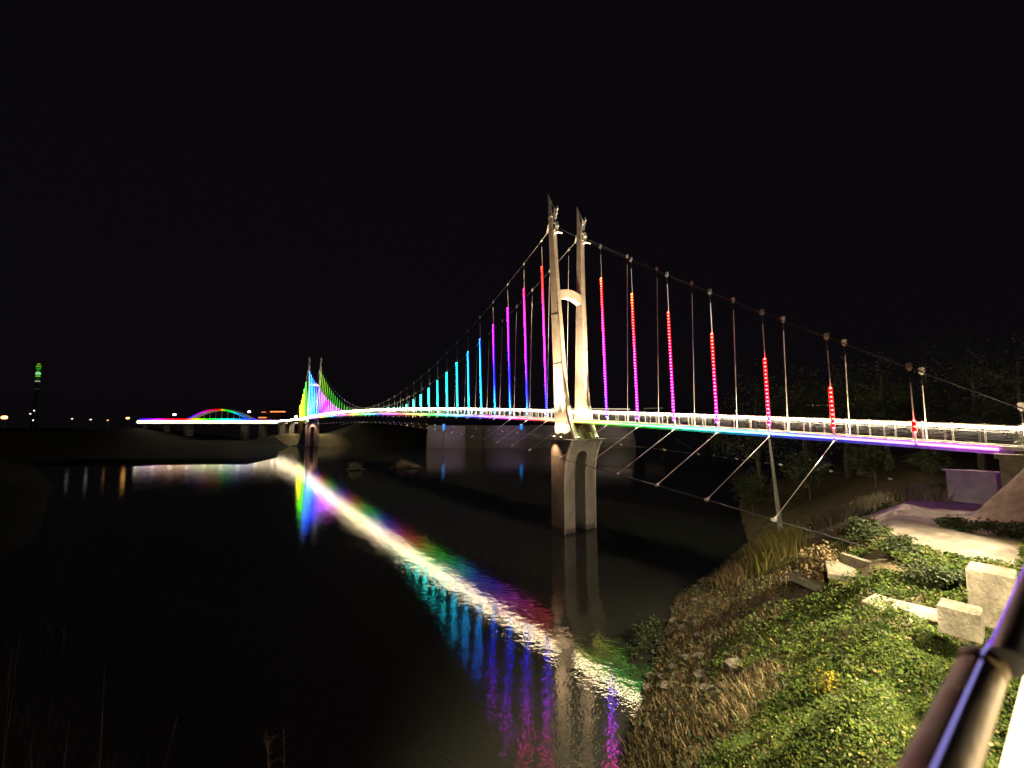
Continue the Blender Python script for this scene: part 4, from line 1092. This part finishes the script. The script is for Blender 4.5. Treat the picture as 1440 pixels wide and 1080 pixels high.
for i in range(9):
    mb=MB(); mb.box((pv.x-12+i*4.2,pv.y-9.8,pv.z+1.0),(random.uniform(.5,1.6),0,0),(0,.2,0),.45,hue(random.choice([270,280,290,340,10]),.9,1,random.uniform(.3,1.3))); obj('base_light',mb,M['led'],pa)
# concrete weir across the river behind the bridge
Y=236
wr=thing('weir_wall','low concrete weir wall across the river dimly lit violet behind the bridge','weir',(hx(0)*0+(745-720)/FPX*Y,Y,0))
def hx2(px,Y=Y): return (px-720)/FPX*Y
mb=MB()
def wall(px0,px1,zt,y0,y1):
    x0,x1=hx2(px0),hx2(px1); mb.hexa([(x0,y0,-2),(x1,y0,-2),(x1,y1,-2),(x0,y1,-2),(x0,y0,zt),(x1,y0,zt),(x1,y1,zt),(x0,y1,zt)])
wall(602,889,H-4.4,Y,Y+5); wall(602,889,H-9.2,Y-2.2,Y-.004); wall(680,889,H-11.6,Y-4.5,Y-2.204)
obj('wall',mb,M['crete'],wr)
mb=MB(); x0,x1=hx2(657),hx2(680); mb.hexa([(x0,Y-9,-2),(x1,Y-9,-2),(x1,Y-5,-2),(x0,Y-5,-2),(x0,Y-9,H-4.1),(x1,Y-9,H-4.1),(x1,Y-5,H-4.1),(x0,Y-5,H-4.1)]); obj('gate_pier',mb,M['crete_dark'],wr)
for px,e,c in ((632,2600,(.58,.38,.92)),(716,2200,(.5,.32,.95)),(790,1800,(.6,.42,.75)),(862,2600,(.75,.6,.6))):
    lamp('weir_fill','SPOT',(hx2(px),Y-13,H-2.5),e*1.25,c,wr,(hx2(px),Y,H-9.5),.3,120,.9)  # added fill spots brightening the wall face, without fixtures
for lab,px in (('left blue lamp glowing on the weir wall below the deck',624),('right blue lamp glowing on the weir wall near the front tower',733)):
    p=depth(px,600,Y-5.4); root=thing('blue_lamp',lab,'lamp',(p.x,p.y,p.z-2))
    mb=MB(); mb.tube([(p.x,p.y,p.z-1.6),(p.x,p.y,p.z+1.5)],.8,8,True,[hue(205,.95,1,.9)]*2); obj('lamp_head',mb,M['led'],root)
    mb=MB(); mb.tube([(p.x,p.y,p.z-9),(p.x,p.y,p.z-1.6)],.16,6); obj('post',mb,M['dark'],root)
# road bridge far behind, right of the near tower
Y=330
rb=thing('road_bridge','distant road bridge with a thin warm light line behind the right hand hangers','bridge',((960-720)/FPX*Y,Y,0))
zr=H+(588-577)/FPX*Y
def h3(px): return (px-720)/FPX*Y
mb=MB(); mb.hexa([(h3(776),Y,zr-1.6),(h3(1230),Y,zr+1),(h3(1230),Y+9,zr+1),(h3(776),Y+9,zr-1.6),(h3(776),Y,zr),(h3(1230),Y,zr+2.6),(h3(1230),Y+9,zr+2.6),(h3(776),Y+9,zr)]); obj('deck',mb,M['crete_dark'],rb)
for px in (800,866,930,1000,1070,1140,1200):
    mb=MB(); x=h3(px); mb.hexa([(x-1.4,Y+1,-2),(x+1.4,Y+1,-2),(x+1.4,Y+8,-2),(x-1.4,Y+8,-2),(x-1.2,Y+1,zr-1.6),(x+1.2,Y+1,zr-1.6),(x+1.2,Y+8,zr-1.6),(x-1.2,Y+8,zr-1.6)]); obj('pier',mb,M['crete_dark'],rb)
def rl(p0,p1,k,nm='glow_line',y=575,col=(1,.8,.55),hz=.35):
    a=depth(p0,y if isinstance(y,(int,float)) else y[0],Y-.4); b=depth(p1,y if isinstance(y,(int,float)) else y[1],Y-.4); mb=MB(); mb.hexa([a+Vector((0,-.1,-hz)),b+Vector((0,-.1,-hz)),b+Vector((0,.1,-hz)),a+Vector((0,.1,-hz)),a+Vector((0,-.1,hz)),b+Vector((0,-.1,hz)),b+Vector((0,.1,hz)),a+Vector((0,.1,hz))],tuple(c*k for c in col)); obj(nm,mb,M['led'],rb)
rl(776,886,.9,y=(574.6,575.2)); rl(905,932,.12,y=(574.5,573.8)); rl(1106,1120,1.0,y=570,hz=.3); rl(1128,1164,1.3,y=570,hz=.4)
for i in range(18):
    px=830+i*2.75; rl(px,px+1.6,.8*(1 if 4<i<17 else .4),'parapet_dot',578.4,hue(140 if i<5 else (60 if i<7 else 2),.95),.3)
# little grassy islets
def islet(label,px,py,wpx,hpx):
    c=onz(px,py+hpx*.5,0); d=c.y; wx=wpx/FPX*d*.5; hz=hpx/FPX*d*.8
    root=thing('grass_islet',label,'islet',(c.x,c.y,0))
    n=14; mb=MB(); pts=[];
    for lv,(z,r) in enumerate(((-1,1.15),(.1,1),(.5,.6),(.75,.2))):
        for j in range(n):
            an=6.283*j/n; f=1+.18*noise.noise((math.cos(an)*2+px,math.sin(an)*2,lv)); pts.append((c.x+math.cos(an)*wx*r*f,c.y+math.sin(an)*wx*.6*r*f,z*hz*.45))
    fs=[tuple(range(3*n,4*n))]+[(l*n+j,l*n+(j+1)%n,(l+1)*n+(j+1)%n,(l+1)*n+j) for l in range(3) for j in range(n)]
    mb.add(pts,fs); obj('mound',mb,M['farsoil'],root)
    rng=np.random.default_rng(px); P=np.stack([c.x+rng.normal(0,wx*.4,700),c.y+rng.normal(0,wx*.25,700),np.full(700,hz*.1)],1)
    dd=((P[:,0]-c.x)/wx)**2+((P[:,1]-c.y)/(wx*.6))**2; V,F=blade_tris(P,rng.uniform(.3,1.0,700)*hz*np.exp(-dd*2.2)*(1+.4*np.sin(P[:,0]*1.3)),np.full(700,.22),.45,rng); npobj('blades',V,F,M['pale_grass'],root)
islet('small grassy islet in the dark water right of the far tower',500,655,26,12)
islet('wider grassy islet in the water below the middle of the span',572,651,44,14)
